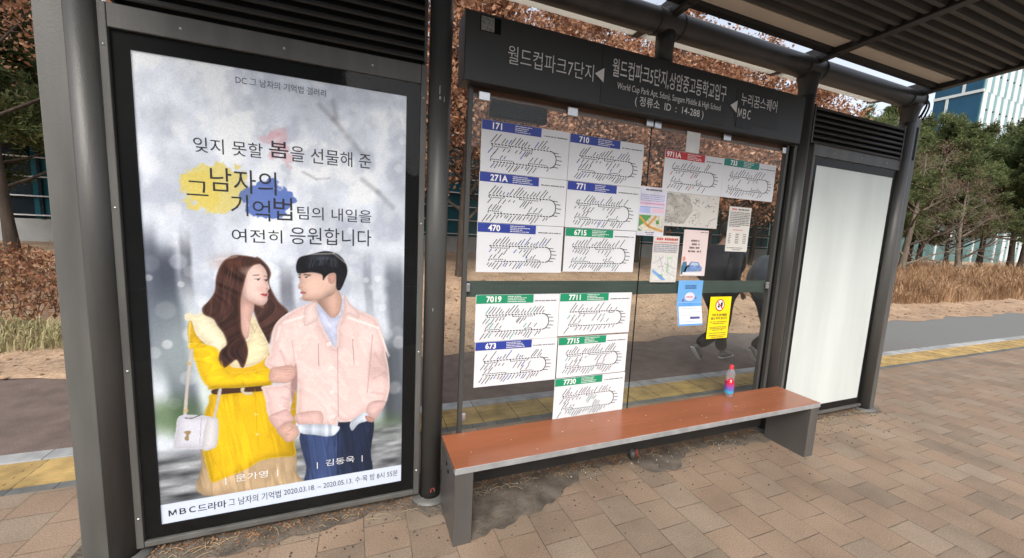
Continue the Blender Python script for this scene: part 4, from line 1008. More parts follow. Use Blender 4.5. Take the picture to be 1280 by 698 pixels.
def sdf(p):
    """signed distance (positive inside) on the poster grid"""
    n = len(p); q = np.roll(p, -1, 0)
    d = np.full(PXg.shape, 1e9); ins = np.zeros(PXg.shape, bool)
    lo = p.min(0)-0.03; hi = p.max(0)+0.03
    i0, i1 = np.searchsorted(gx, lo[0]), np.searchsorted(gx, hi[0]); j0, j1 = np.searchsorted(gz, lo[1]), np.searchsorted(gz, hi[1])
    X = PXg[j0:j1, i0:i1]; Z = PZg[j0:j1, i0:i1]; dd = np.full(X.shape, 1e9); ii = np.zeros(X.shape, bool)
    for a, b_ in zip(p, q):
        e = b_-a; L = e@e+1e-12
        t = np.clip(((X-a[0])*e[0]+(Z-a[1])*e[1])/L, 0, 1)
        dd = np.minimum(dd, (X-a[0]-t*e[0])**2+(Z-a[1]-t*e[1])**2)
        c = (a[1] > Z) != (b_[1] > Z)
        with np.errstate(divide='ignore', invalid='ignore'):
            ii ^= c & (X < (b_[0]-a[0])*(Z-a[1])/(b_[1]-a[1])+a[0])
    dd = np.sqrt(dd); d[j0:j1, i0:i1] = dd; ins[j0:j1, i0:i1] = ii
    return np.where(ins, d, -d)
def fill(name, col, soft=0.003, tex=None, amt=0.0, rim=None, rimw=0.012, light=None, pts=None, k=4, vol=0.15, vw=0.014):
    p = smooth_poly(POLY[name] if pts is None else pts, k); s_ = sdf(p)
    a = ss(-soft, soft, s_)
    c = np.array(col, float)/255*np.ones(ART.shape)
    if tex is not None: c = c*(1+amt*(tex-0.5)*2)[..., None]
    if light is not None:            # printed modelling of the figure
        c = c*(1+light)[..., None]
    if vol:
        c = c*(1-vol*np.exp(-np.clip(s_, 0, 1)/vw)+0.06*ss(0.01, 0.05, s_))[..., None]*np.array([1.0, 1.0, 1.0]) + 0.03*vol*np.exp(-np.clip(s_, 0, 1)/vw)[..., None]*np.array([1.0, 0.2, 0.1])
    if rim is not None:
        e = ss(rimw, 0, s_)*a; c = c*(1-0.55*e[..., None]) + np.array(rim)/255*0.55*e[..., None]
    blend(np.clip(c, 0, 1), a)
def blob(x, z, rx, rz_, col, a0, soft=0.5):
    d = np.sqrt(((PXg-x)/rx)**2+((PZg-z)/rz_)**2); blend(np.array(col)/255, a0*ss(1+soft, 1-soft, d))
def line(x0, z0, x1, z1, wd, col, a0=1.0, soft=0.6):
    dx, dz = x1-x0, z1-z0; t = np.clip(((PXg-x0)*dx+(PZg-z0)*dz)/(dx*dx+dz*dz), 0, 1)
    d = np.hypot(PXg-x0-t*dx, PZg-z0-t*dz); blend(np.array(col)/255, a0*ss(wd*(1+soft), wd*(1-soft), d))
# blurred blossom background
n1_ = vnoise(PXg, PZg, 5, 4, 1, 5); n2_ = vnoise(PXg+7, PZg, 11, 9, 2, 4); n3_ = vnoise(PXg, PZg, 30, 28, 3, 3)
hgt = (PZg-LIT[2])/(LIT[3]-LIT[2])
base = np.array([214, 219, 230])/255
ART[:] = base
ART *= (1+0.16*(n1_-0.5)*2+0.12*(n2_-0.5)*2)[..., None]
blend(np.array([247, 249, 253])/255, 0.9*ss(0.52, 0.68, n1_))
blend(np.array([182, 189, 207])/255, 0.4*ss(0.52, 0.34, n2_)*ss(0.3, 0.5, hgt))
# boughs
for L in ([(0.80, 2.27), (0.86, 2.21), (0.93, 2.13), (1.02, 2.03)], [(1.00, 1.92), (1.08, 1.86), (1.16, 1.78)], [(0.72, 1.93), (0.78, 1.90), (0.84, 1.91)], [(0.86, 2.30), (0.88, 2.2)]):
    for q in range(len(L)-1): line(*L[q], *L[q+1], 0.012 if L[0][0] != 0.72 else 0.006, (140, 138, 146), 0.42, 0.98)
# low part: dark trunks, shrubs, river of blossoms
low = ss(1.62, 1.35, PZg)
blend(np.array([182, 190, 208])/255, 0.45*low*ss(0.62, 0.40, n2_))
for (x, w_, z0, z1, a0, c) in ((0.16, 0.055, 0.62, 1.56, 0.92, (62, 68, 82)), (0.10, 0.04, 0.9, 1.62, 0.8, (84, 90, 104)), (0.245, 0.022, 1.3, 1.6, 0.7, (70, 72, 82)), (1.15, 0.06, 0.25, 1.05, 0.9, (62, 66, 72)), (1.20, 0.05, 0.4, 1.5, 0.75, (96, 102, 112)), (0.66, 0.03, 1.18, 1.45, 0.7, (92, 92, 104)), (1.06, 0.02, 1.15, 1.5, 0.5, (120, 124, 134))):
    d = np.abs(PXg-x-0.03*np.sin(PZg*3)-0.02*(n1_-0.5))
    blend(np.array(c)/255, a0*ss(w_*1.5, w_*0.5, d)*ss(z0-0.1, z0+0.15, PZg)*ss(z1+0.06, z1-0.12, PZg))
blob(0.17, 1.02, 0.10, 0.22, (202, 216, 214), 0.55, 0.8)
for (x, z, rx, rz_, c, a0) in ((0.13, 0.70, 0.12, 0.09, (78, 104, 66), 0.8), (0.24, 0.62, 0.09, 0.06, (92, 120, 74), 0.7), (0.30, 0.86, 0.05, 0.12, (190, 205, 190), 0.6), (0.66, 0.72, 0.05, 0.1, (96, 118, 84), 0.7), (1.13, 0.46, 0.14, 0.1, (86, 108, 74), 0.75)):
    blob(x, z, rx, rz_, c, a0, 0.7)
riv = vnoise(PXg, PZg, 6, 26, 9, 4)
blend((np.array([118, 120, 124])/255 + (riv[..., None]-0.5)*0.9), 0.9*ss(0.56, 0.46, PZg))
ART *= (1-0.0*hgt)[..., None]
rb = np.random.default_rng(77)
for i in range(150):
    x = rb.uniform(0.07, 1.22); z = rb.uniform(0.55, 2.36); q = rb.uniform(0.012, 0.042)
    if 0.25 < x < 1.0 and z < 1.2: continue
    blob(x, z, q, q*1.05, (250, 250, 253) if rb.random() < 0.75 else (205, 208, 222), rb.uniform(0.12, 0.4), 0.25)
# colour washes behind the title
rag = 0.018*(n3_-0.5)*2+0.012*(n2_-0.5)*2
def wash(x, z, r_, col, a0, sq=1.0):
    d = np.hypot((PXg-x)/sq, PZg-z)-r_+rag*2.2; blend(np.array(col)/255*np.ones(3), a0*ss(0.006, -0.004, d)*(0.86+0.28*(n2_-0.5)))
for (x, z) in ((0.592, 2.05), (0.64, 2.045), (0.60, 2.005), (0.645, 2.0), (0.622, 2.075)): wash(x, z, 0.032, (226, 168, 176), 0.55)
wash(0.352, 1.825, 0.122, (228, 207, 108), 0.9, 0.98); wash(0.30, 1.81, 0.08, (226, 203, 100), 0.8)
wash(0.568, 1.772, 0.098, (74, 103, 184), 0.95, 1.15)
# ---- woman
def folds(a, b_, c, seed):
    n = vnoise(PXg*a[0]+PZg*a[1], PXg*b_[0]+PZg*b_[1], 1, 1, seed, 3); n2 = vnoise(PXg, PZg, 14, 12, seed+50, 4)
    cr = np.exp(-((2*n-1)/0.10)**2); hi = np.exp(-((2*n-1.24)/0.14)**2)
    return np.clip(0.52+0.26*(n2-0.5)-0.26*cr*c*np.clip(n2*2-0.5, 0, 1)+0.16*hi*c, 0, 1)
cl = folds((30, 4), (1, 3.2), 1.0, 21); cl2 = folds((9, -16), (7, 9), 1.0, 22); cl3 = folds((16, 13), (-5, 6), 1.0, 33); hr = vnoise(PXg+0.12*np.sin(PZg*14), PZg, 55, 5, 23, 3)
fill('hair_back', (72, 48, 44), 0.004, hr, 0.55, (150, 100, 78), 0.012)
fill('skirt', (178, 152, 120), 0.003, cl, 0.3)
fill('cardigan_low', (218, 174, 26), 0.0025, cl, 0.20, (240, 210, 90), 0.01, -0.18*ss(0.50, 0.66, PXg)-0.08*ss(0.33, 0.26, PXg))
fill('cardigan_top', (208, 164, 30), 0.0025, cl2, 0.19)
fill('neck_w', (214, 172, 160), 0.003, None, 0, None, 0, -0.12*ss(1.22, 1.27, PZg))
fill('collar_l', (234, 222, 190), 0.0025, cl2, 0.10, (250, 246, 230), 0.008)
fill('collar_r', (230, 214, 176), 0.0025, cl2, 0.14, (248, 240, 218), 0.008)
fill('sleeve_w', (232, 188, 28), 0.0025, cl2, 0.19, (250, 220, 90), 0.01, -0.22*ss(0.855, 0.815, PZg))
fill('belt', (78, 50, 38), 0.002); fill('buckle', (226, 212, 180), 0.0015)
fill('face_w', (228, 194, 184), 0.003, None, 0, None, 0, -0.16*ss(0.47, 0.435, PXg)-0.10*ss(1.29, 1.24, PZg))
blob(0.515, 1.33, 0.02, 0.015, (226, 160, 156), 0.35, 0.7)
line(0.487, 1.398, 0.513, 1.401, 0.0028, (108, 78, 70), 0.8); line(0.535, 1.396, 0.548, 1.393, 0.0024, (108, 78, 70), 0.7)
for x, z, w_ in ((0.507, 1.377, 0.012), (0.5415, 1.373, 0.007)):
    blob(x, z, w_, 0.0048, (240, 232, 230), 0.8, 0.4); blob(x+0.002, z, 0.005, 0.005, (36, 24, 24), 0.95, 0.4); line(x-w_, z+0.003, x+w_, z+0.005, 0.0018, (48, 30, 30), 0.9)
line(0.536, 1.375, 0.550, 1.335, 0.0022, (196, 150, 140), 0.55); blob(0.546, 1.33, 0.006, 0.003, (176, 118, 112), 0.7, 0.5)
fill('', (188, 76, 92), 0.0018, pts=[(0.516, 1.302), (0.53, 1.3055), (0.538, 1.304), (0.5475, 1.307), (0.549, 1.300), (0.545, 1.291), (0.532, 1.292)])
line(0.518, 1.3005, 0.548, 1.3005, 0.0012, (128, 40, 56), 0.8)
fill('hair_front', (62, 40, 37), 0.0035, hr, 0.6, (128, 80, 62), 0.014)
blob(0.40, 1.46, 0.07, 0.035, (140, 84, 62), 0.35, 0.9)
line(0.463, 1.172, 0.487, 1.105, 0.0015, (150, 120, 100), 0.6); line(0.487, 1.105, 0.50, 1.14, 0.0015, (150, 120, 100), 0.5)
for x, z in ((0.481, 0.661), (0.484, 0.549)): blob(x, z, 0.006, 0.006, (246, 226, 160), 0.95, 0.3)
line(0.478, 0.80, 0.487, 0.47, 0.0016, (190, 146, 20), 0.6)
fill('strap', (214, 204, 196), 0.002); fill('strap2', (216, 208, 204), 0.002)
fill('bag', (205, 203, 214), 0.002, cl2, 0.05, (232, 232, 240), 0.008); fill('bag_side', (218, 214, 218), 0.002)
line(0.180, 0.682, 0.208, 0.676, 0.0022, (56, 54, 60)); line(0.208, 0.676, 0.245, 0.69, 0.002, (56, 54, 60)); fill('clasp', (168, 146, 96), 0.0015)
line(0.246, 0.672, 0.234, 0.535, 0.0016, (150, 148, 158), 0.7)
for x, z in ((0.208, 0.96), (0.186, 0.72)): blob(x, z, 0.009, 0.008, (196, 168, 110), 0.9, 0.4)
# ---- man
fill('jeans', (46, 60, 94), 0.003, cl, 0.5, None, 0, -0.35*ss(0.86, 0.90, PXg)+0.25*np.exp(-((PXg-0.80)/0.05)**2))
line(0.875, 0.57, 0.872, 0.25, 0.004, (24, 30, 50), 0.7)
fill('neck_m', (206, 166, 150), 0.003, None, 0, None, 0, -0.20*ss(0.86, 0.79, PXg))
fill('shirt', (202, 206, 232), 0.003, cl3, 0.14)
fill('jacket', (224, 192, 188), 0.003, cl3, 0.11, (246, 230, 228), 0.018, -0.10*np.exp(-((PXg-0.655)/0.02)**2)*ss(1.0, 0.9, PZg)-0.12*ss(1.02, 1.05, PXg)*ss(0.75, 0.85, PZg)*ss(1.0, 0.92, PZg))
fill('sleeve_shade', (176, 138, 138), 0.006)
line(1.057, 1.06, 1.03, 0.72, 0.0035, (184, 148, 148), 0.6, 0.8); line(0.655, 1.05, 0.668, 0.90, 0.003, (190, 152, 152), 0.5, 0.8); line(0.875, 1.0, 0.876, 0.60, 0.003, (178, 146, 150), 0.7)
for (a_, b_, c_, d_) in ((0.62, 0.80, 0.67, 0.76), (0.60, 0.74, 0.66, 0.71), (0.61, 0.69, 0.66, 0.665), (1.06, 0.80, 1.13, 0.83), (1.05, 0.72, 1.12, 0.70), (0.60, 1.0, 0.63, 0.90), (1.07, 0.95, 1.11, 0.88)): line(a_, b_, c_, d_, 0.006, (196, 158, 158), 0.45, 0.9)
fill('lapel_l', (236, 208, 204), 0.002, None, 0, (196, 158, 158), 0.003); fill('lapel_r', (234, 206, 202), 0.002, None, 0, (196, 158, 158), 0.003)
for x, z in ((0.840, 0.883), (0.846, 0.743), (0.848, 0.597), (0.832, 1.02)): blob(x, z, 0.011, 0.011, (244, 232, 226), 0.95, 0.25); blob(x, z, 0.004, 0.004, (206, 180, 176), 0.8, 0.3)
line(0.779, 1.035, 0.781, 0.90, 0.002, (150, 120, 122), 0.8); line(0.951, 1.05, 0.960, 0.89, 0.002, (150, 120, 122), 0.8)
blob(0.779, 1.035, 0.003, 0.008, (238, 232, 230), 0.9, 0.3); blob(0.951, 1.05, 0.003, 0.008, (238, 232, 230), 0.9, 0.3)
fill('cuff', (214, 176, 172), 0.002, cl2, 0.1); fill('rib', (216, 178, 172), 0.002, cl, 0.1); fill('cuff_r', (214, 178, 174), 0.002, cl2, 0.1)
fill('hem1', (206, 216, 232), 0.002, vnoise(PXg, PZg, 60, 2, 31, 1), 0.16); fill('hem2', (214, 222, 236), 0.002, vnoise(PXg, PZg, 60, 2, 31, 1), 0.16)
fill('hand_m', (208, 168, 154), 0.0025, cl2, 0.12); line(0.628, 0.545, 0.645, 0.555, 0.0018, (150, 102, 94), 0.7); line(0.618, 0.53, 0.635, 0.525, 0.0018, (150, 102, 94), 0.7); line(0.635, 0.575, 0.652, 0.56, 0.0018, (150, 102, 94), 0.6)
fill('hand_p', (200, 150, 138), 0.002); fill('hand_w', (212, 170, 158), 0.0025, cl2, 0.1)
for z in (0.865, 0.88, 0.893): line(0.615, z, 0.648, z-0.004, 0.0014, (160, 108, 104), 0.6)
fill('face_m', (218, 180, 164), 0.0025, None, 0, None, 0, -0.20*ss(0.79, 0.84, PXg)*ss(1.36, 1.27, PZg)-0.08*ss(1.31, 1.26, PZg))
fill('ear_m', (208, 162, 148), 0.002); line(0.838, 1.385, 0.846, 1.36, 0.003, (172, 122, 110), 0.6)
line(0.716, 1.403, 0.745, 1.401, 0.0032, (52, 42, 42), 0.85); line(0.690, 1.402, 0.701, 1.403, 0.0026, (52, 42, 42), 0.7)
for x, w_ in ((0.729, 0.011), (0.6975, 0.006)): blob(x, 1.389, w_, 0.004, (228, 216, 210), 0.7, 0.4); blob(x-0.002, 1.389, 0.0045, 0.0042, (30, 24, 26), 0.95, 0.4); line(x-w_, 1.392, x+w_, 1.393, 0.0016, (50, 38, 38), 0.85)
line(0.700, 1.385, 0.690, 1.345, 0.002, (180, 132, 120), 0.5); blob(0.70, 1.337, 0.007, 0.003, (158, 106, 98), 0.6, 0.5)
fill('', (190, 108, 110), 0.0016, pts=[(0.697, 1.312), (0.706, 1.314), (0.724, 1.310), (0.722, 1.303), (0.708, 1.300), (0.699, 1.303)])
line(0.698, 1.308, 0.724, 1.308, 0.001, (130, 60, 66), 0.7)
fill('hair_m', (26, 26, 32), 0.003, hr, 0.5); blob(0.80, 1.495, 0.05, 0.012, (110, 120, 140), 0.35, 0.9)
fill('hair_m', (26, 26, 32), 0.003, None) if False else None
# lens softness of the printed photograph
def blur(a):
    k_ = (0.25, 0.5, 0.25)
    p_ = np.pad(a, ((1, 1), (1, 1), (0, 0)), 'edge')
    v_ = p_[:-2]*k_[0]+p_[1:-1]*k_[1]+p_[2:]*k_[2]
    return v_[:, :-2]*k_[0]+v_[:, 1:-1]*k_[1]+v_[:, 2:]*k_[2]
# sun rims and shine
for (a_, b_, c_, d_, w__, al) in ((0.735, 1.512, 0.86, 1.518, 0.004, 0.45), (0.86, 1.518, 0.915, 1.47, 0.004, 0.4), (0.93, 1.165, 1.085, 1.10, 0.006, 0.55), (1.085, 1.10, 1.148, 0.93, 0.005, 0.5), (0.62, 1.15, 0.71, 1.18, 0.006, 0.5), (0.60, 1.13, 0.585, 1.06, 0.005, 0.4), (0.335, 1.475, 0.42, 1.492, 0.005, 0.3), (0.22, 1.17, 0.21, 1.05, 0.004, 0.35), (0.63, 1.19, 0.645, 1.20, 0.004, 0.3)):
    line(a_, b_, c_, d_, w__, (255, 250, 246), al, 1.0)
keep_ = ART.copy(); hm_ = np.maximum(ss(0.0, 0.006, sdf(smooth_poly(POLY['hair_front']))), ss(0.0, 0.004, sdf(smooth_poly(POLY['hair_m']))))[..., None]
for i in range(46):      # fine hair strands
    t_ = rb.random(); x0_ = 0.30+0.20*t_+rb.normal(0, 0.012); z0_ = 1.45-0.10*abs(t_-0.5)
    line(x0_, z0_, x0_-0.06+0.05*t_+rb.normal(0, 0.02), z0_-rb.uniform(0.12, 0.3), 0.0016, (136, 92, 70) if i % 2 else (34, 22, 22), 0.28, 0.9) if z0_ > 1.3 and x0_ < 0.43 else None
for i in range(30):
    x0_ = rb.uniform(0.73, 0.90); line(x0_, 1.50-abs(x0_-0.82)*0.25, x0_+rb.normal(-0.01, 0.012), 1.46-abs(x0_-0.82)*0.3, 0.0016, (92, 98, 112), 0.3, 0.9)
ART = keep_*(1-hm_)+ART*hm_
line(0.553, 1.345, 0.556, 1.33, 0.003, (246, 218, 208), 0.5, 0.9); blob(0.49, 1.34, 0.018, 0.022, (240, 208, 198), 0.4, 0.9); blob(0.47, 1.42, 0.03, 0.02, (240, 212, 202), 0.4, 0.9)
blob(0.76, 1.34, 0.02, 0.03, (232, 198, 182), 0.4, 0.9); line(0.70, 1.275, 0.79, 1.255, 0.006, (168, 122, 106), 0.45, 1.0); line(0.47, 1.262, 0.525, 1.238, 0.006, (186, 140, 128), 0.45, 1.0)
ART *= (1+0.04*(np.random.default_rng(5).random((PH, PW))-0.5)*2)[..., None]
# white strip along the foot
blend(np.array([214, 222, 240])/255, ss(-0.002, 0.002, (0.222+0.0)-(PZg)+0.016))
ART = np.clip(ART, 0, 1)
n_ = PW*PH
pm = bpy.data.meshes.new('poster')
co = np.stack([PXg, np.full_like(PXg, 0.0035), PZg], -1).reshape(-1, 3)
idx = np.arange(n_).reshape(PH, PW)
fq = np.stack([idx[:-1, :-1], idx[:-1, 1:], idx[1:, 1:], idx[1:, :-1]], -1).reshape(-1, 4)
pm.vertices.add(n_); pm.vertices.foreach_set('co', co.astype(np.float32).ravel())
pm.loops.add(fq.size); pm.loops.foreach_set('vertex_index', fq.astype(np.int32).ravel())
pm.polygons.add(len(fq)); pm.polygons.foreach_set('loop_start', np.arange(0, fq.size, 4, dtype=np.int32))
pm.update(calc_edges=True)
ca = pm.color_attributes.new('print', 'FLOAT_COLOR', 'POINT')
ART_L = ART
lin = 0.78*np.where(ART <= 0.04045, ART/12.92, ((ART+0.055)/1.055)**2.4)
ca.data.foreach_set('color', np.concatenate([lin.reshape(-1, 3), np.ones((n_, 1))], 1).astype(np.float32).ravel())
def print_mat():
    m, t, p = new_mat('backlit_print')
    a = t.nodes.new('ShaderNodeVertexColor'); a.layer_name = 'print'
    t.links.new(a.outputs[0], p.inputs['Base Color']); p.inputs['Roughness'].default_value = 0.5; p.inputs['Specular IOR Level'].default_value = 0.2
    t.links.new(a.outputs[0], p.inputs['Emission Color']); p.inputs['Emission Strength'].default_value = 0.15
    return m
PO = tag(link('poster', pm, print_mat()), 'drama poster in the left light box, woman in yellow beside man in pink jacket', 'poster')
M_pink_ = mat('poster_ink', (0.022, 0.02, 0.03), 0.5, 0, 0.1, 10)
M_pwhite = mat('poster_white_ink', (0.75, 0.75, 0.78), 0.5); M_pgrey = mat('poster_grey_ink', (0.05, 0.05, 0.065), 0.5)
YP = 0.0022
def ptext(s, x0, x1, z0, z1, m=None, bold=0.0): text_mesh(s, (x0, x1, z0, z1), YP, m or M_pink_, 'lettering', PO, bold)
ptext('DC 그 남자의 기억법 갤러리', 0.443, 0.828, 2.311, 2.347, M_pgrey)
ptext('잊지 못할', 0.268, 0.545, 1.978, 2.048); ptext('봄', 0.572, 0.655, 1.988, 2.068, None, 0.006); ptext('을 선물해 준', 0.665, 1.046, 1.978, 2.055)
ptext('그', 0.234, 0.318, 1.778, 1.845); ptext('남자의', 0.327, 0.600, 1.803, 1.916)
ptext('기', 0.405, 0.477, 1.693, 1.795); ptext('억', 0.495, 0.57, 1.672, 1.775); ptext('법', 0.585, 0.668, 1.682, 1.795)
ptext('팀의 내일을', 0.69, 1.048, 1.69, 1.758); ptext('여전히', 0.404, 0.62, 1.563, 1.63); ptext('응원합니다', 0.655, 1.048, 1.562, 1.652)
ptext('|  문가영  |', 0.335, 0.575, 0.292, 0.338, M_pwhite); ptext('|  김동욱  |', 0.765, 1.005, 0.300, 0.345, M_pwhite)
text_mesh('ＭＢＣ', (0.092, 0.205, 0.170, 0.203), YP, M_pink_, 'lettering', PO, 0.022, False, 0.85); ptext('드라마', 0.212, 0.335, 0.165, 0.207, None, 0.012); ptext('그 남자의 기억법', 0.345, 0.585, 0.166, 0.21)
ptext('2020.03.18. ~ 2020.05.13. 수·목 밤 8시 55분', 0.600, 1.205, 0.172, 0.212)

# ================================================================ trees, shrubs, grass
M_bark = mat('bark', (0.055, 0.043, 0.034), 0.95, 0, 0.35, 10, 1.0, 40, 0.2, (1, 1, 0.2))
M_bark2 = mat('pale_bark', (0.15, 0.125, 0.098), 0.95, 0, 0.3, 10, 0.8, 40, 0.2, (1, 1, 0.2))
M_brown = leaf_mat('dry_brown_leaf', [(0.13, 0.06, 0.035), (0.40, 0.20, 0.115), (0.24, 0.11, 0.06), (0.50, 0.29, 0.18), (0.31, 0.15, 0.085), (0.58, 0.38, 0.26)], 0.75, 0.35)
M_needle = leaf_mat('pine_needles', [(0.06, 0.10, 0.04), (0.15, 0.20, 0.075), (0.09, 0.14, 0.055), (0.22, 0.22, 0.10), (0.11, 0.15, 0.06)], 0.7, 0.4, 0.4, 0.8)
M_twig = leaf_mat('shrub_twig_leaf', [(0.16, 0.07, 0.045), (0.33, 0.15, 0.085), (0.25, 0.13, 0.07), (0.40, 0.24, 0.12), (0.20, 0.08, 0.055)], 0.8, 0.2, 0.35, 1.2)
M_dry = leaf_mat('dry_grass_blade', cols=[(0.30, 0.18, 0.10), (0.46, 0.31, 0.18), (0.38, 0.24, 0.14), (0.52, 0.38, 0.24), (0.26, 0.13, 0.07)], rough=0.8, trans=0.2, patch=0.45, pscale=0.7)
M_green = M_green
M_grassg = leaf_mat('faded_grass_blade', [(0.26, 0.25, 0.12), (0.42, 0.36, 0.20), (0.30, 0.30, 0.15), (0.48, 0.40, 0.24)], 0.8, 0.2)
M_litter = leaf_mat('fallen_leaf', [(0.13, 0.065, 0.035), (0.30, 0.17, 0.09), (0.20, 0.10, 0.055), (0.38, 0.24, 0.14)], 0.9, 0.1)

def skeleton(seed, height, trunk_r, first, nmain, spread, depth, up_bias, curve=0.25, lean=(0, 0)):
    """returns (mesh builder with trunk and limbs, list of twig points with directions)"""
    r = random.Random(seed); mb = MB(); tips = []
    def limb(p, d, L, rad, lev):
        n = 4 if lev < 2 else 3
        pts = [p]; q = p.copy(); dd = d.copy()
        for i in range(n):
            dd = (dd + Vector((r.uniform(-1, 1), r.uniform(-1, 1), r.uniform(-0.6, 0.8)))*curve*0.5 + Vector((0, 0, up_bias))*0.15).normalized()
            q = q + dd*(L/n); pts.append(q.copy())
        mb.tube(pts, [rad*(1-0.55*i/n) for i in range(n+1)], 7 if lev < 2 else 4, False)
        if lev >= depth-1:
            for i in range(1, n+1): tips.append((pts[i], dd))
        if lev < depth:
            k = r.randint(3, 4) if lev < depth-1 else r.randint(2, 4)
            for i in range(k):
                t = r.uniform(0.35, 1.0); j = min(int(t*n), n-1); f = t*n-j
                pp = pts[j]*(1-f)+pts[j+1]*f
                ax = Vector((r.uniform(-1, 1), r.uniform(-1, 1), r.uniform(-0.5, 0.7))).normalized()
                nd = (dd*0.75 + ax*spread).normalized()
                limb(pp, nd, L*r.uniform(0.5, 0.72), rad*0.5, lev+1)
    tp = [Vector((lean[0]*t*height+0.08*sin(t*5+seed), lean[1]*t*height+0.08*cos(t*4+seed), -0.2+t*height)) for t in np.linspace(0, 1, 9)]
    mb.tube(tp, [trunk_r*(1.35 if i == 0 else 1)*(1-0.85*i/8) for i in range(9)], 10, False)
    for i in range(nmain):
        t = first + (1-first)*(i+r.uniform(0, 0.6))/nmain; t = min(t, 0.98)
        j = min(int(t*8), 7); f = t*8-j; p = tp[j]*(1-f)+tp[j+1]*f
        a = i*2.4+r.uniform(-0.4, 0.4); el = r.uniform(0.05, 0.6)+0.4*t
        limb(p, Vector((cos(a)*cos(el), sin(a)*cos(el), sin(el))), height*0.33*(1.15-0.75*t), trunk_r*0.42*(1.2-t), 1)
    return mb, tips

def leaf_quads(pts, per, spread, size, g, aspect=0.6, droop=0.0):
    P = np.repeat(np.array([tuple(p) for p, d in pts]), per, 0)
    P = P + g.normal(0, spread, P.shape)
    n = len(P)
    a = g.normal(0, 1, (n, 3)); a[:, 2] -= droop; a /= np.linalg.norm(a, axis=1)[:, None]
    b_ = g.normal(0, 1, (n, 3)); b_ -= a*(a*b_).sum(1)[:, None]; b_ /= np.linalg.norm(b_, axis=1)[:, None]
    s_ = size*g.uniform(0.6, 1.3, (n, 1))
    u = a*s_; v = b_*s_*aspect
    bend = np.cross(a, b_)*s_*0.15
    return np.stack([P-u*0.5, P-v*0.5+bend, P+u*0.5, P+v*0.5+bend], 1)

def needle_quads(pts, per, length, width, g):
    P = np.repeat(np.array([tuple(p) for p, d in pts]), per, 0); D = np.repeat(np.array([tuple(d) for p, d in pts]), per, 0)
    n = len(P)
    P = P + g.normal(0, length*0.5, P.shape)
    a = g.normal(0, 1, (n, 3)) + D*0.9 + np.array([0, 0, 0.35]); a /= np.linalg.norm(a, axis=1)[:, None]
    b_ = np.cross(a, g.normal(0, 1, (n, 3))); b_ /= np.linalg.norm(b_, axis=1)[:, None]
    L = length*g.uniform(0.6, 1.2, (n, 1))
    w_ = b_*width
    return np.stack([P-w_*0.3, P+w_*0.3, P+a*L+w_, P+a*L-w_], 1)

def make_tree(name, seed, height, tr, first, nmain, spread, depth, up_, bark, crown=None, lean=(0, 0)):
    mb, tips = skeleton(seed, height, tr, first, nmain, spread, depth, up_, 0.3, lean)
    root = empty(name)
    link('trunk', mb.mesh('trunk'), bark, root)
    for o in list(COL.objects):
        if o.parent == root: o.location = (0, 0, 0)
    if crown:
        g = np.random.default_rng(seed)
        kind, m, per, a1, a2 = crown
        Q = leaf_quads(tips, per, a1, a2, g) if kind == 'leaf' else needle_quads(tips, per, a1, a2, g)
        c = link('crown', quads_mesh('crown', Q), m, root); c.location = (0, 0, 0)
    return root

def place(root, x, y, label, cat, group, rot=0.0, s=1.0, first=False):
    o = root if first else copy_tree(root)
    o.location = (x, y, berm(x, y)-0.03); o.rotation_euler = (0, 0, rot); o.scale = (s, s, s)
    return tag(o, label, cat, group)

# brown oaks behind the shelter
oakA = make_tree('oak_tree', 11, 8.4, 0.13, 0.20, 20, 0.85, 3, 0.25, M_bark, ('leaf', M_brown, 17, 0.24, 0.15))
oakB = make_tree('oak_tree', 12, 8.8, 0.14, 0.22, 20, 0.9, 3, 0.2, M_bark, ('leaf', M_brown, 17, 0.24, 0.15))
G_OAK = 'oaks holding dry brown leaves behind the shelter'
place(oakA, 3.4, 7.2, 'oak with dry brown leaves seen through the glass above the 171 sheet', 'tree', G_OAK, 0.4, 0.82, True)
place(oakB, 6.6, 7.9, 'oak with dry brown leaves behind the joint of the two glass panes', 'tree', G_OAK, 1.9, 0.78, True)
place(oakA, 9.8, 7.4, 'oak with dry brown leaves behind the 9711A sheet', 'tree', G_OAK, 2.6, 0.81)
place(oakB, 13.0, 8.0, 'oak with dry brown leaves behind the right end of the name board', 'tree', G_OAK, 4.0, 0.80)
place(oakA, 16.6, 7.6, 'oak with dry brown leaves over the louvre of the blank light box', 'tree', G_OAK, 5.1, 0.76)
place(oakB, -0.2, 7.6, 'oak with dry brown leaves hidden mostly behind the couple poster', 'tree', G_OAK, 3.3, 0.8)
for i, (x, y) in enumerate(((1.6, 10.6), (5.2, 11.2), (8.6, 10.5), (12.0, 11.4), (15.4, 10.6), (19.0, 11.2))):
    place(oakB if i % 2 else oakA, x, y, 'oak with dry brown leaves in the second row, behind the nearer oaks', 'tree', 'second row of oaks behind the shelter', 1.1*i+0.7, (0.98, 1.02, 0.95, 1.0, 0.9, 0.86)[i])
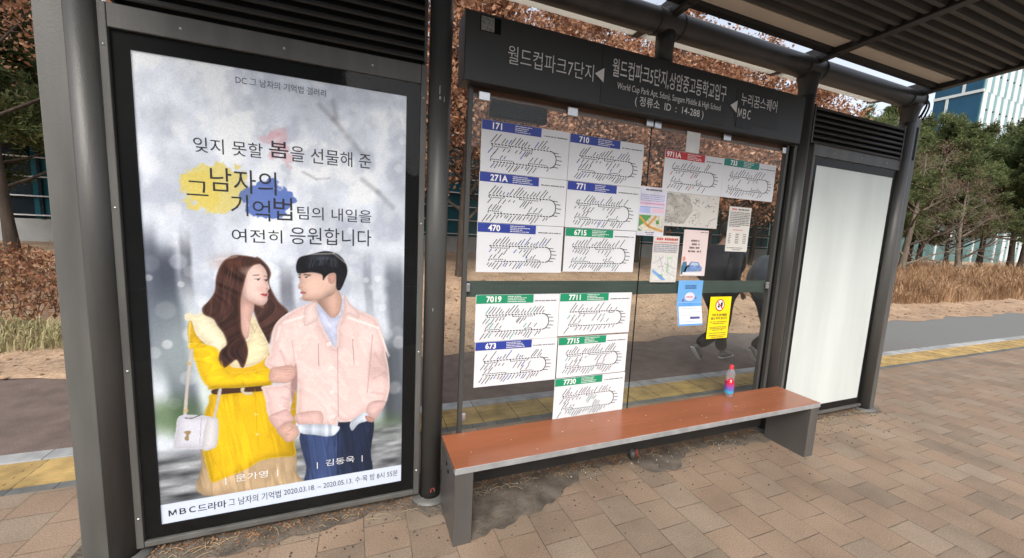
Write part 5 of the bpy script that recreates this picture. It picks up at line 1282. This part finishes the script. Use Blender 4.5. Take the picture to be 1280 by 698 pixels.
# left group beyond the outer column
oakC = make_tree('oak_tree', 15, 8.0, 0.10, 0.34, 13, 0.9, 3, 0.2, M_bark, ('leaf', M_brown, 18, 0.2, 0.10))
place(oakC, -5.5, 8.6, 'dark trunked oak with a few brown leaves left of the poster, before the teal building', 'tree', None, 0.5, 1.0, True)
pine = make_tree('pine_tree', 21, 7.5, 0.15, 0.24, 24, 0.75, 3, 0.05, M_bark, ('needle', M_needle, 75, 0.2, 0.022))
G_PINE = 'pine trees around the shelter'
place(pine, -7.7, 11.6, 'green pine at the far left edge, before the teal building', 'tree', G_PINE, 0.3, 0.82, True)
place(pine, -9.0, 12.6, 'pine behind the far left pine, close to the teal building', 'tree', G_PINE, 2.0, 1.0)
k = 0
for (x, y, s_, lb) in ((23.0, 9.2, 0.8, 'dark green pine just right of the shelter end column'), (26.5, 10.8, 0.92, 'dense pine behind the pale bare tree at the right'), (31.5, 12.5, 0.95, 'pine under the blue glass face of the tower'), (35.5, 10.6, 0.80, 'pine at the right edge below the white finned tower face'), (20.5, 11.5, 0.8, 'pine half hidden behind the end column'), (29.0, 14.5, 1.0, 'tall pine behind the others, below the floor band of the tower'), (38.5, 13.0, 1.2, 'tall pine in the back row at the right edge'), (24.8, 13.6, 0.85, 'tall pine in the back row beside the end column'), (33.0, 14.0, 1.2, 'tall pine before the white finned face of the tower'), (41.0, 9.2, 1.1, 'pine behind the bare tree nearest the right edge'), (36.5, 12.8, 1.15, 'broad pine before the low pale building at the right'), (52.0, 14.5, 1.4, 'far tall pine near the right edge'), (47.5, 11.5, 1.3, 'large pine at the right edge over the farther end of the dry grass'), (41.0, 12.0, 0.9, 'farthest pine at the right edge of the bank')):
    k += 1; place(pine, x, y, lb, 'tree', G_PINE, k*1.3, s_)
bare = make_tree('bare_tree', 31, 5.6, 0.15, 0.12, 12, 0.95, 4, 0.3, M_bark2, ('leaf', leaf_mat('red_bud', [(0.13, 0.07, 0.05), (0.2, 0.11, 0.08), (0.14, 0.12, 0.07)], 0.8, 0.2), 2, 0.16, 0.06), (0.05, 0))
place(bare, 24.0, 7.6, 'pale bare tree with many thin branches in front of the pines', 'tree', 'bare trees on the bank', 0.2, 1.0, True)
place(bare, 30.5, 8.2, 'bare tree at the right edge with branches over the dry grass', 'tree', 'bare trees on the bank', 2.2, 0.9)
place(bare, -7.6, 7.4, 'small bare tree leaning before the oak at the left edge', 'tree', 'bare trees on the bank', 1.2, 0.55)

# azalea hedge at the left, in front of it faded grass
def hedge(name, x0, x1, y0, y1, zt, n, m, g, size):
    X = g.uniform(x0, x1, n); Y = g.uniform(y0, y1, n)
    top = zt*(0.78+0.18*np.sin(X*2.3+1)*np.sin(Y*1.9)+0.08*np.sin(X*7)) * (1-0.5*((Y-(y0+y1)/2)/((y1-y0)/2))**4)
    Z = g.uniform(0, 1, n)**0.6*top
    base = np.array([berm(a, b_) for a, b_ in zip(X, Y)])
    P = [((X[i], Y[i], base[i]+Z[i]), (0, 0, 1)) for i in range(n)]
    Q = leaf_quads(P, 1, 0.02, size, g, 0.5)
    return link(name, quads_mesh(name, Q), m)
g_ = np.random.default_rng(3)
HG = tag(empty('hedge'), 'knee high hedge of brown twiggy azalea along the bank at the left', 'hedge')
h_ = hedge('foliage', -9, 1.4, 4.35, 7.2, 0.75, 16000, M_twig, g_, 0.075); h_.parent = HG
b = MB(); r_ = random.Random(8)
for i in range(900):
    x = r_.uniform(-9, 1.4); y = r_.uniform(4.35, 7.1); z0 = berm(x, y)
    d = Vector((r_.uniform(-0.5, 0.5), r_.uniform(-0.5, 0.5), 1)).normalized(); L = r_.uniform(0.3, 0.75)
    p = Vector((x, y, z0-0.02)); m_ = p+d*L*0.5; e = m_+(d+Vector((r_.uniform(-.5, .5), r_.uniform(-.5, .5), 0.1)))*L*0.5
    b.tube([p, m_, e], [0.009, 0.006, 0.003], 4, False)
    e2 = m_+(d+Vector((r_.uniform(-.8, .8), r_.uniform(-.8, .8), 0)))*L*0.4
    b.tube([m_, e2], [0.005, 0.002], 4, False)
b.build('twigs', mat('twig_bark', (0.15, 0.085, 0.055), 0.9), HG)

def blades(name, regions, m, g, label, cat):
    qs = []
    for (x0, x1, y0, y1, n, h0, h1, wd, bend) in regions:
        X = g.uniform(x0, x1, n); Y = g.uniform(y0, y1, n); 
        cl = 0.6+0.5*np.sin(X*1.7+np.sin(Y*3)*2)*np.sin(Y*2.1+X*0.6)
        Hh = g.uniform(h0, h1, n)*np.clip(cl, 0.35, 1.1)
        B = np.stack([X, Y, [berm(a, b_)-0.01 for a, b_ in zip(X, Y)]], 1)
        a = g.uniform(0, 2*pi, n); out = np.stack([np.cos(a), np.sin(a), np.zeros(n)], 1); sd = np.stack([-np.sin(a), np.cos(a), np.zeros(n)], 1)
        upv = np.array([0, 0, 1.0]); H = Hh[:, None]; bd = (g.uniform(0.2, 1, n)*bend)[:, None]*H
        w_ = wd*g.uniform(0.6, 1.3, (n, 1))
        mid = B+upv*H*0.6+out*bd*0.35; tip = B+upv*H*(1-0.25*bend)+out*bd
        qs.append(np.stack([B-sd*w_, B+sd*w_, mid+sd*w_*0.8, mid-sd*w_*0.8], 1)); qs.append(np.stack([mid-sd*w_*0.8, mid+sd*w_*0.8, tip+sd*w_*0.1, tip-sd*w_*0.1], 1))
    o = link(name, quads_mesh(name, np.concatenate(qs)), m)
    return tag(o, label, cat, None, 'stuff')
blades('faded_grass', [(-8, 1.3, 3.75, 4.6, 9000, 0.12, 0.34, 0.006, 1.0)], M_grassg, g_, 'pale half green grass in front of the brown hedge at the left', 'grass')
blades('dry_grass', [(11, 24, 4.15, 7.0, 15000, 0.45, 0.95, 0.009, 0.7), (24, 48, 4.15, 8.5, 15000, 0.5, 1.0, 0.014, 0.6)], M_dry, g_, 'dry straw coloured grass on the bank at the right beyond the cycle path', 'grass')
# fallen leaves on the bank and around the shelter's foot
def litter(name, n, xr, yr, size, g, label, zf, conc=None):
    X = g.uniform(*xr, n); Y = g.uniform(*yr, n) if conc is None else conc(g, n, X)
    P = np.stack([X, Y, [zf(a, b_) for a, b_ in zip(X, Y)]], 1)
    a = g.uniform(0, 2*pi, n); s_ = size*g.uniform(0.5, 1.4, n)[:, None]
    u = np.stack([np.cos(a), np.sin(a), g.uniform(-.35, .35, n)], 1)*s_; v = np.stack([-np.sin(a), np.cos(a), g.uniform(-.35, .35, n)], 1)*s_*0.55
    off = np.abs(u[:, 2:3])*0.5+np.abs(v[:, 2:3])*0.5+0.002
    P = P+np.concatenate([np.zeros((n, 2)), off], 1)
    o = link(name, quads_mesh(name, np.stack([P-u*.5, P-v*.5, P+u*.5, P+v*.5], 1)), M_litter)
    return tag(o, label, 'leaves', None, 'stuff')
litter('fallen_leaves', 7000, (-9, 30), (2.9, 9), 0.07, g_, 'brown fallen leaves scattered on the bare bank behind the shelter', berm)
def foot(g, n, X):
    return 0.05-np.abs(g.normal(0, 0.06, n))-0.05*(np.sin(X*3)*0.5+0.5)*g.uniform(0, 1, n)
litter('debris', 2600, (-0.2, 5.9), (0, 0), 0.017, g_, 'dry twigs and leaf crumbs gathered along the foot of the shelter', lambda a, b_: 0.005, foot)
b = MB(); r_ = random.Random(4)
for i in range(170):
    x = r_.uniform(-0.1, 5.9); y = -0.04-abs(r_.gauss(0, 0.055)); a = r_.uniform(0, pi); L = r_.uniform(0.02, 0.11)
    b.tube([(x, y, 0.008), (x+L*0.5*cos(a), y+L*0.35*sin(a), 0.014+r_.uniform(0, 0.012)), (x+L*cos(a), y+L*0.7*sin(a), 0.008)], 0.0012, 4, False)
tag(b.build('straw_bits', mat('straw', (0.42, 0.33, 0.2), 0.8)), 'pale straw bits lying along the foot of the shelter', 'straw', None, 'stuff')
b = MB()
for i in range(420):
    x = r_.uniform(-0.3, 6.2); y = -0.06-abs(r_.gauss(0, 0.22)); s_ = r_.uniform(0.002, 0.006)
    b.add([(x-s_, y-s_, 0.004), (x+s_, y-s_, 0.004), (x+s_*.6, y+s_, 0.004), (x-s_*.8, y+s_*.7, 0.004), (x, y, 0.004+s_*1.2)], [(0, 1, 4), (1, 2, 4), (2, 3, 4), (3, 0, 4)])
tag(b.build('grit', mat('dark_grit', (0.05, 0.045, 0.04), 0.9)), 'dark grit and small pebbles scattered on the paving by the shelter', 'grit', None, 'stuff')
b = MB()
for i in range(60):
    x = r_.uniform(1.5, 5.9); y = -0.05-abs(r_.gauss(0, 0.08)); s_ = r_.uniform(0.003, 0.007)
    b.add([(x-s_, y-s_, 0.005), (x+s_, y-s_*.5, 0.005), (x+s_*.6, y+s_, 0.005), (x, y, 0.005+s_*1.5)], [(0, 1, 3), (1, 2, 3), (2, 0, 3)])
tag(b.build('white_chips', mat('white_chip', (0.6, 0.58, 0.55), 0.8)), 'small white chips and gravel along the foot of the shelter', 'grit', None, 'stuff')

# ================================================================ buildings beyond the trees
M_tglass = mat('teal_window_glass', (0.010, 0.075, 0.10), 0.2, 0, 0.4, 0.6, 0, 60, 0.4)
M_tdark = mat('dark_window_glass', (0.012, 0.02, 0.028), 0.15, 0, 0.4, 0.7, 0, 60, 0.7)
M_fin = mat('white_fin', (0.55, 0.56, 0.57), 0.5, 0, 0.05, 2)
M_conc = mat('grey_concrete', (0.30, 0.31, 0.31), 0.8, 0, 0.12, 2)
YB = 15.5
ob = tag(empty('office_building', (-4, YB, 0)), 'long low teal glass office building with white horizontal fins behind the trees', 'building')
b = MB(); b.box(-26, 26, YB, YB+12, -0.2, 1.35); b.build('base_wall', M_conc, ob)
b = MB(); b.box(-26, -8.95, YB+0.05, YB+11.8, 1.35, 8.2); b.build('dark_wall', M_tdark, ob)
b = MB(); b.box(-8.95, 26, YB+0.02, YB+11.8, 1.35, 8.2); b.build('glass_wall', M_tglass, ob)
b = MB(); b.box(-26.1, 26.1, YB-0.1, YB+12.1, 8.2, 8.5); b.build('roof_edge', M_conc, ob)
for i in range(11):
    z = 1.45+i*0.62
    b = MB(); b.box(-26, 26, YB-0.08, YB+0.018, z, z+0.04); b.build('fin', M_fin, ob)
for i in range(14):
    x = -24+i*3.8
    b = MB(); b.box(x, x+0.09, YB-0.03, YB+0.01, 1.35, 8.2); b.build('mullion', M_tdark, ob)
# tower at the right
TX, TY = 89.3, 30.0
tw = tag(empty('tower', (TX, TY, 0)), 'tall tower with one blue glass face and one white finned face at the upper right', 'tower')
M_bglass = mat('blue_window_glass', (0.006, 0.05, 0.095), 0.2, 0, 0.4, 0.12, 0, 60, 0.35)
M_pglass = mat('pale_green_glass', (0.11, 0.24, 0.25), 0.3, 0, 0.15, 0.5, 0, 60, 0.6)
M_band_ = mat('pale_floor_band', (0.42, 0.46, 0.46), 0.6)
FH = 5.2; Z0F = 26.6-5*FH
b = MB(); b.box(TX, TX+36, TY+0.1, TY+5.4, -0.2, 62); b.build('blue_wall', M_bglass, tw)
b = MB(); b.box(TX+0.3, TX+36, TY-0.05, TY+0.08, -0.2, 62); b.build('pale_wall', M_pglass, tw)
for i in range(12):
    z = Z0F+i*FH
    b = MB(); b.box(TX-0.18, TX-0.005, TY, TY+5.45, z-0.3, z+0.12); b.box(TX-0.18, TX+0.3, TY-0.18, TY-0.002, z-0.3, z+0.12); b.build('floor_band', M_band_, tw)
    b = MB(); yy = TY+(1.9 if i % 2 else 3.6); b.box(TX-0.13, TX-0.008, yy, yy+0.32, z+0.122, z+FH-0.302); b.build('mullion', M_band_, tw)
for i in range(12):
    z = Z0F+i*FH
    f = MB()
    for k in range(16):
        x = TX+0.35+k*2.2+(0.5 if i % 2 else 0)
        f.prism([(x, TY-0.06), (x+0.05, TY-0.2), (x+0.95, TY-0.2), (x+1.0, TY-0.06)], 'z', z-0.2, z+FH-0.25)
    f.build('fin_row', M_fin, tw)
    d = MB()
    for k in range(16):
        x = TX+0.35+k*2.2+(0.5 if i % 2 else 0); d.box(x+1.4, x+1.62, TY-0.2, TY-0.052, z+2.4, z+2.62)
    d.build('vent', M_tdark, tw)
# low pale building seen between the trunks at the right
lo = tag(empty('low_building', (46, 24, 0)), 'low pale glass building showing between the tree trunks at the right', 'building')
b = MB(); b.box(30, 86, 24, 32, -0.2, 5.2); b.build('wall', mat('dim_green_glass', (0.06, 0.13, 0.13), 0.3, 0, 0.4, 0.5), lo)
b = MB(); b.box(29.8, 86.2, 23.8, 32.2, 5.2, 5.6); b.build('roof', M_conc, lo)
for i in range(18):
    b = MB(); b.box(31+i*3.1, 31.25+i*3.1, 23.88, 23.998, 0, 5.2); b.build('post', M_fin, lo)

# ================================================================ across the road (reflected in the light boxes)
fb = tag(empty('added_dark_block', (-25, -30, 0)), 'dark block added across the road to darken the reflection in the light box glass', 'building')  # unseen block, added so the light box glass mirrors something dark
b = MB(); b.box(-52, -0.3, -45, -30, -0.2, 17); b.build('wall', mat('dark_cladding', (0.05, 0.05, 0.052), 0.7, 0, 0.2, 0.5), fb)
for i in range(5):
    for j in range(14):
        b = MB(); b.box(-51+j*3.6, -48.6+j*3.6, -30.0, -29.96, 1.2+i*3.2, 3.0+i*3.2); b.build('window', M_tdark, fb)
b = MB(); r_ = random.Random(14)
prof = [(-80+i*4, 10.5+2.4*sin(i*0.5)+1.5*sin(i*1.3+1)) for i in range(50)]
V = []; 
for (x, z) in prof: V += [(x, -46, -0.2), (x, -54, z*1.3), (x, -70, -0.2)]
F = []
for i in range(len(prof)-1):
    F += [(3*i, 3*i+1, 3*i+4, 3*i+3), (3*i+1, 3*i+2, 3*i+5, 3*i+4)]
b.add(V, F, True); tag(b.build('wooded_hill', mat('winter_wood', (0.06, 0.055, 0.045), 0.95, 0, 0.5, 1.5, 1, 4)), kind='structure')
place(bare, 9.5, -24, 'bare street tree on the far side of the road', 'tree', 'bare trees across the road', 0.6, 1.25)
place(bare, 3.0, -26, 'bare street tree across the road, mirrored in the poster glass', 'tree', 'bare trees across the road', 2.0, 1.15)
for o in COL.objects:
    if o.name.startswith('bare_tree') and o.location.y < -20: o.location.z = 0
lp = tag(empty('street_lamp', (1.25, -19.7, 0)), 'slim grey street lamp across the road, mirrored in the poster glass', 'street lamp')
b = MB(); b.tube([(1.25, -19.7, 0), (1.25, -19.7, 6.5), (1.28, -19.7, 7.6), (1.4, -19.65, 8.1), (1.7, -19.4, 8.25)], [0.09, 0.06, 0.05, 0.045, 0.04], 12); b.build('pole', M_steel2, lp)
b = MB(); b.tube([(1.5, -19.55, 8.22), (1.75, -19.35, 8.28), (2.0, -19.15, 8.26)], [0.05, 0.12, 0.06], 12); b.build('lamp_head', M_steel2, lp)

# ================================================================ people behind the glass
def skinned(name, V, E, R_, m, parent, sub=2):
    me = bpy.data.meshes.new(name); me.from_pydata([tuple(v) for v in V], E, []); o = bpy.data.objects.new(name+'_tmp', me); COL.objects.link(o)
    sk = o.modifiers.new('skin', 'SKIN'); sk.use_smooth_shade = True
    for i, rr in enumerate(R_):
        d = me.skin_vertices[0].data[i]; d.radius = rr if hasattr(rr, '__len__') else (rr, rr); d.use_root = (i == 0)
    sb = o.modifiers.new('sub', 'SUBSURF'); sb.levels = sub; sb.render_levels = sub
    dg = bpy.context.evaluated_depsgraph_get(); dg.update()
    m2 = bpy.data.meshes.new_from_object(o.evaluated_get(dg)); bpy.data.objects.remove(o)
    m2.name = name; m2.polygons.foreach_set('use_smooth', [True]*len(m2.polygons))
    m2.materials.clear()
    c = link(name, m2, m, parent); c.location = (0, 0, 0)
    return c
M_skin = mat('skin', (0.42, 0.24, 0.17), 0.5, 0, 0.06, 20)
M_hair = mat('black_hair', (0.012, 0.011, 0.011), 0.5, 0, 0.3, 40, 0.4, 90)
M_navy = mat('navy_quilted_jacket', (0.012, 0.014, 0.022), 0.55, 0, 0.25, 9, 0.3, 16)
M_trouser = mat('black_trousers', (0.012, 0.012, 0.014), 0.7, 0, 0.25, 9, 0.2, 20)
M_shoe = mat('grey_shoe', (0.16, 0.15, 0.14), 0.6, 0, 0.3, 14); M_sole = mat('white_sole', (0.6, 0.6, 0.58), 0.6)
M_ljack = mat('pale_blue_grey_jacket', (0.13, 0.16, 0.19), 0.6, 0, 0.15, 6, 0.3, 16)
def walker(loc, rot, s, jm, label, tm=None):
    P = tag(empty('person', loc), label, 'person'); P.rotation_euler = (0, 0, rot); P.scale = (s, s, s)
    # body, facing +x: pelvis, spine, neck, head; one continuous skin
    V = [(0, 0, 0.93), (0.0, 0, 1.08), (0.01, 0, 1.25), (0.01, 0, 1.40), (0.025, 0, 1.50), (0.045, 0, 1.56), (0.055, 0, 1.63), (0.06, 0, 1.70), (0.05, 0, 1.755),
         (0.0, 0.17, 1.41), (-0.09, 0.22, 1.14), (0.10, 0.19, 0.98), (0.0, -0.17, 1.41), (-0.10, -0.22, 1.14), (0.09, -0.19, 0.97),
         (0.0, 0.09, 0.88), (0.16, 0.09, 0.49), (0.27, 0.09, 0.09), (0.0, -0.09, 0.88), (0.02, -0.09, 0.46), (-0.34, -0.09, 0.27),
         (0.135, 0, 1.645), (0.145, 0, 1.60)]
    E = [(0, 1), (1, 2), (2, 3), (3, 4), (4, 5), (5, 6), (6, 7), (7, 8), (3, 9), (9, 10), (10, 11), (3, 12), (12, 13), (13, 14), (0, 15), (15, 16), (16, 17), (0, 18), (18, 19), (19, 20), (6, 21), (5, 22)]
    Rr = [(0.12, 0.14), (0.115, 0.13), (0.12, 0.15), (0.10, 0.14), (0.055, 0.055), (0.062, 0.058), (0.095, 0.075), (0.095, 0.078), (0.06, 0.055),
          0.062, 0.045, 0.033, 0.062, 0.045, 0.033, 0.085, 0.058, 0.042, 0.085, 0.058, 0.042, 0.016, 0.03]
    skinned('body', V, E, Rr, M_skin, P)
    # hands pushed half into the jacket pockets: five finger chains each
    for sy in (1, -1):
        w0 = Vector((0.10, 0.19*sy, 0.975))
        V = [w0, w0+Vector((0.05, -0.005*sy, -0.045))]; E = [(0, 1)]; R2 = [0.026, 0.03]
        for f, (dy, L) in enumerate(((0.028, 0.07), (0.010, 0.08), (-0.010, 0.075), (-0.028, 0.06))):
            a = w0+Vector((0.06, dy*0.9, -0.06)); c = a+Vector((0.035, 0, -L*0.55)); d = c+Vector((-0.005, 0, -L*0.45)); n0 = len(V)
            V += [a, c, d]; R2 += [0.0095, 0.009, 0.008]; E += [(1, n0), (n0, n0+1), (n0+1, n0+2)]
        n0 = len(V); V += [w0+Vector((0.05, -0.03*sy, -0.02)), w0+Vector((0.085, -0.045*sy, -0.045))]; R2 += [0.011, 0.009]; E += [(0, n0), (n0, n0+1)]
        skinned('hand', V, E, R2, M_skin, P, 1)
    # clothes
    V = [(0, 0, 0.86), (0, 0, 1.0), (-0.015, 0, 1.2), (-0.005, 0, 1.38), (0.015, 0, 1.49), (0.0, 0.19, 1.40), (-0.10, 0.25, 1.13), (0.09, 0.205, 0.985), (0.0, -0.19, 1.40), (-0.11, -0.25, 1.13), (0.08, -0.205, 0.975)]
    E = [(0, 1), (1, 2), (2, 3), (3, 4), (3, 5), (5, 6), (6, 7), (3, 8), (8, 9), (9, 10)]
    j = skinned('jacket', V, E, [(0.21, 0.22), (0.225, 0.235), (0.225, 0.24), (0.19, 0.22), (0.082, 0.085), 0.095, 0.088, 0.068, 0.095, 0.088, 0.068], jm, P)
    V = [(0, 0, 0.93), (0.0, 0.095, 0.86), (0.16, 0.095, 0.49), (0.26, 0.095, 0.10), (0.0, -0.095, 0.86), (0.02, -0.095, 0.46), (-0.345, -0.095, 0.265)]
    skinned('trousers', V, [(0, 1), (1, 2), (2, 3), (0, 4), (4, 5), (5, 6)], [(0.14, 0.16), 0.115, 0.088, 0.07, 0.115, 0.088, 0.07], tm or M_trouser, P)
    for (hx, hz, ang, sy) in ((0.27, 0.045, 0.12, 1), (-0.37, 0.235, -0.9, -1)):
        c_, s_ = cos(ang), sin(ang)
        f = lambda x, z: (hx+x*c_-z*s_, 0.092*sy, hz+x*s_+z*c_)
        sh = skinned('shoe', [f(-0.04, 0.01), f(0.03, 0.012), f(0.10, -0.002), f(0.17, -0.01)], [(0, 1), (1, 2), (2, 3)], [(0.045, 0.045), (0.05, 0.05), (0.045, 0.038), (0.036, 0.028)], M_shoe, P, 1)
        so = skinned('sole', [f(-0.05, -0.035), f(0.06, -0.035), f(0.19, -0.033)], [(0, 1), (1, 2)], [(0.038, 0.012), (0.045, 0.012), (0.034, 0.012)], M_sole, P, 1)
        so.parent = sh
    # hair and ears
    h = skinned('hair', [(0.005, 0, 1.60), (0.0, 0, 1.66), (0.02, 0, 1.735), (0.07, 0, 1.765), (0.115, 0, 1.74)], [(0, 1), (1, 2), (2, 3), (3, 4)], [(0.07, 0.045), (0.088, 0.06), (0.088, 0.06), (0.08, 0.045), (0.065, 0.03)], M_hair, P)
    for sy in (1, -1):
        skinned('ear', [(0.05, 0.083*sy, 1.655), (0.045, 0.09*sy, 1.635), (0.052, 0.083*sy, 1.612)], [(0, 1), (1, 2)], [0.013, 0.015, 0.009], M_skin, P, 1)
        skinned('eye', [(0.128, 0.03*sy, 1.662), (0.13, 0.03*sy, 1.66)], [(0, 1)], [0.009, 0.009], M_hair, P, 1)
    skinned('mouth', [(0.138, 0.018, 1.598), (0.142, 0, 1.597), (0.138, -0.018, 1.598)], [(0, 1), (1, 2)], [0.005, 0.006, 0.005], mat('lips', (0.3, 0.11, 0.1), 0.5), P, 1)
    return P
walker((5.60, 1.60, 0.0), -0.05, 1.10, M_navy, 'black haired walker in navy padded jacket and dark trousers behind the right glass pane')
walker((6.36, 1.40, 0.0), -0.02, 1.02, M_ljack, 'walker in pale blue grey jacket, mostly hidden by the column right of the glass')
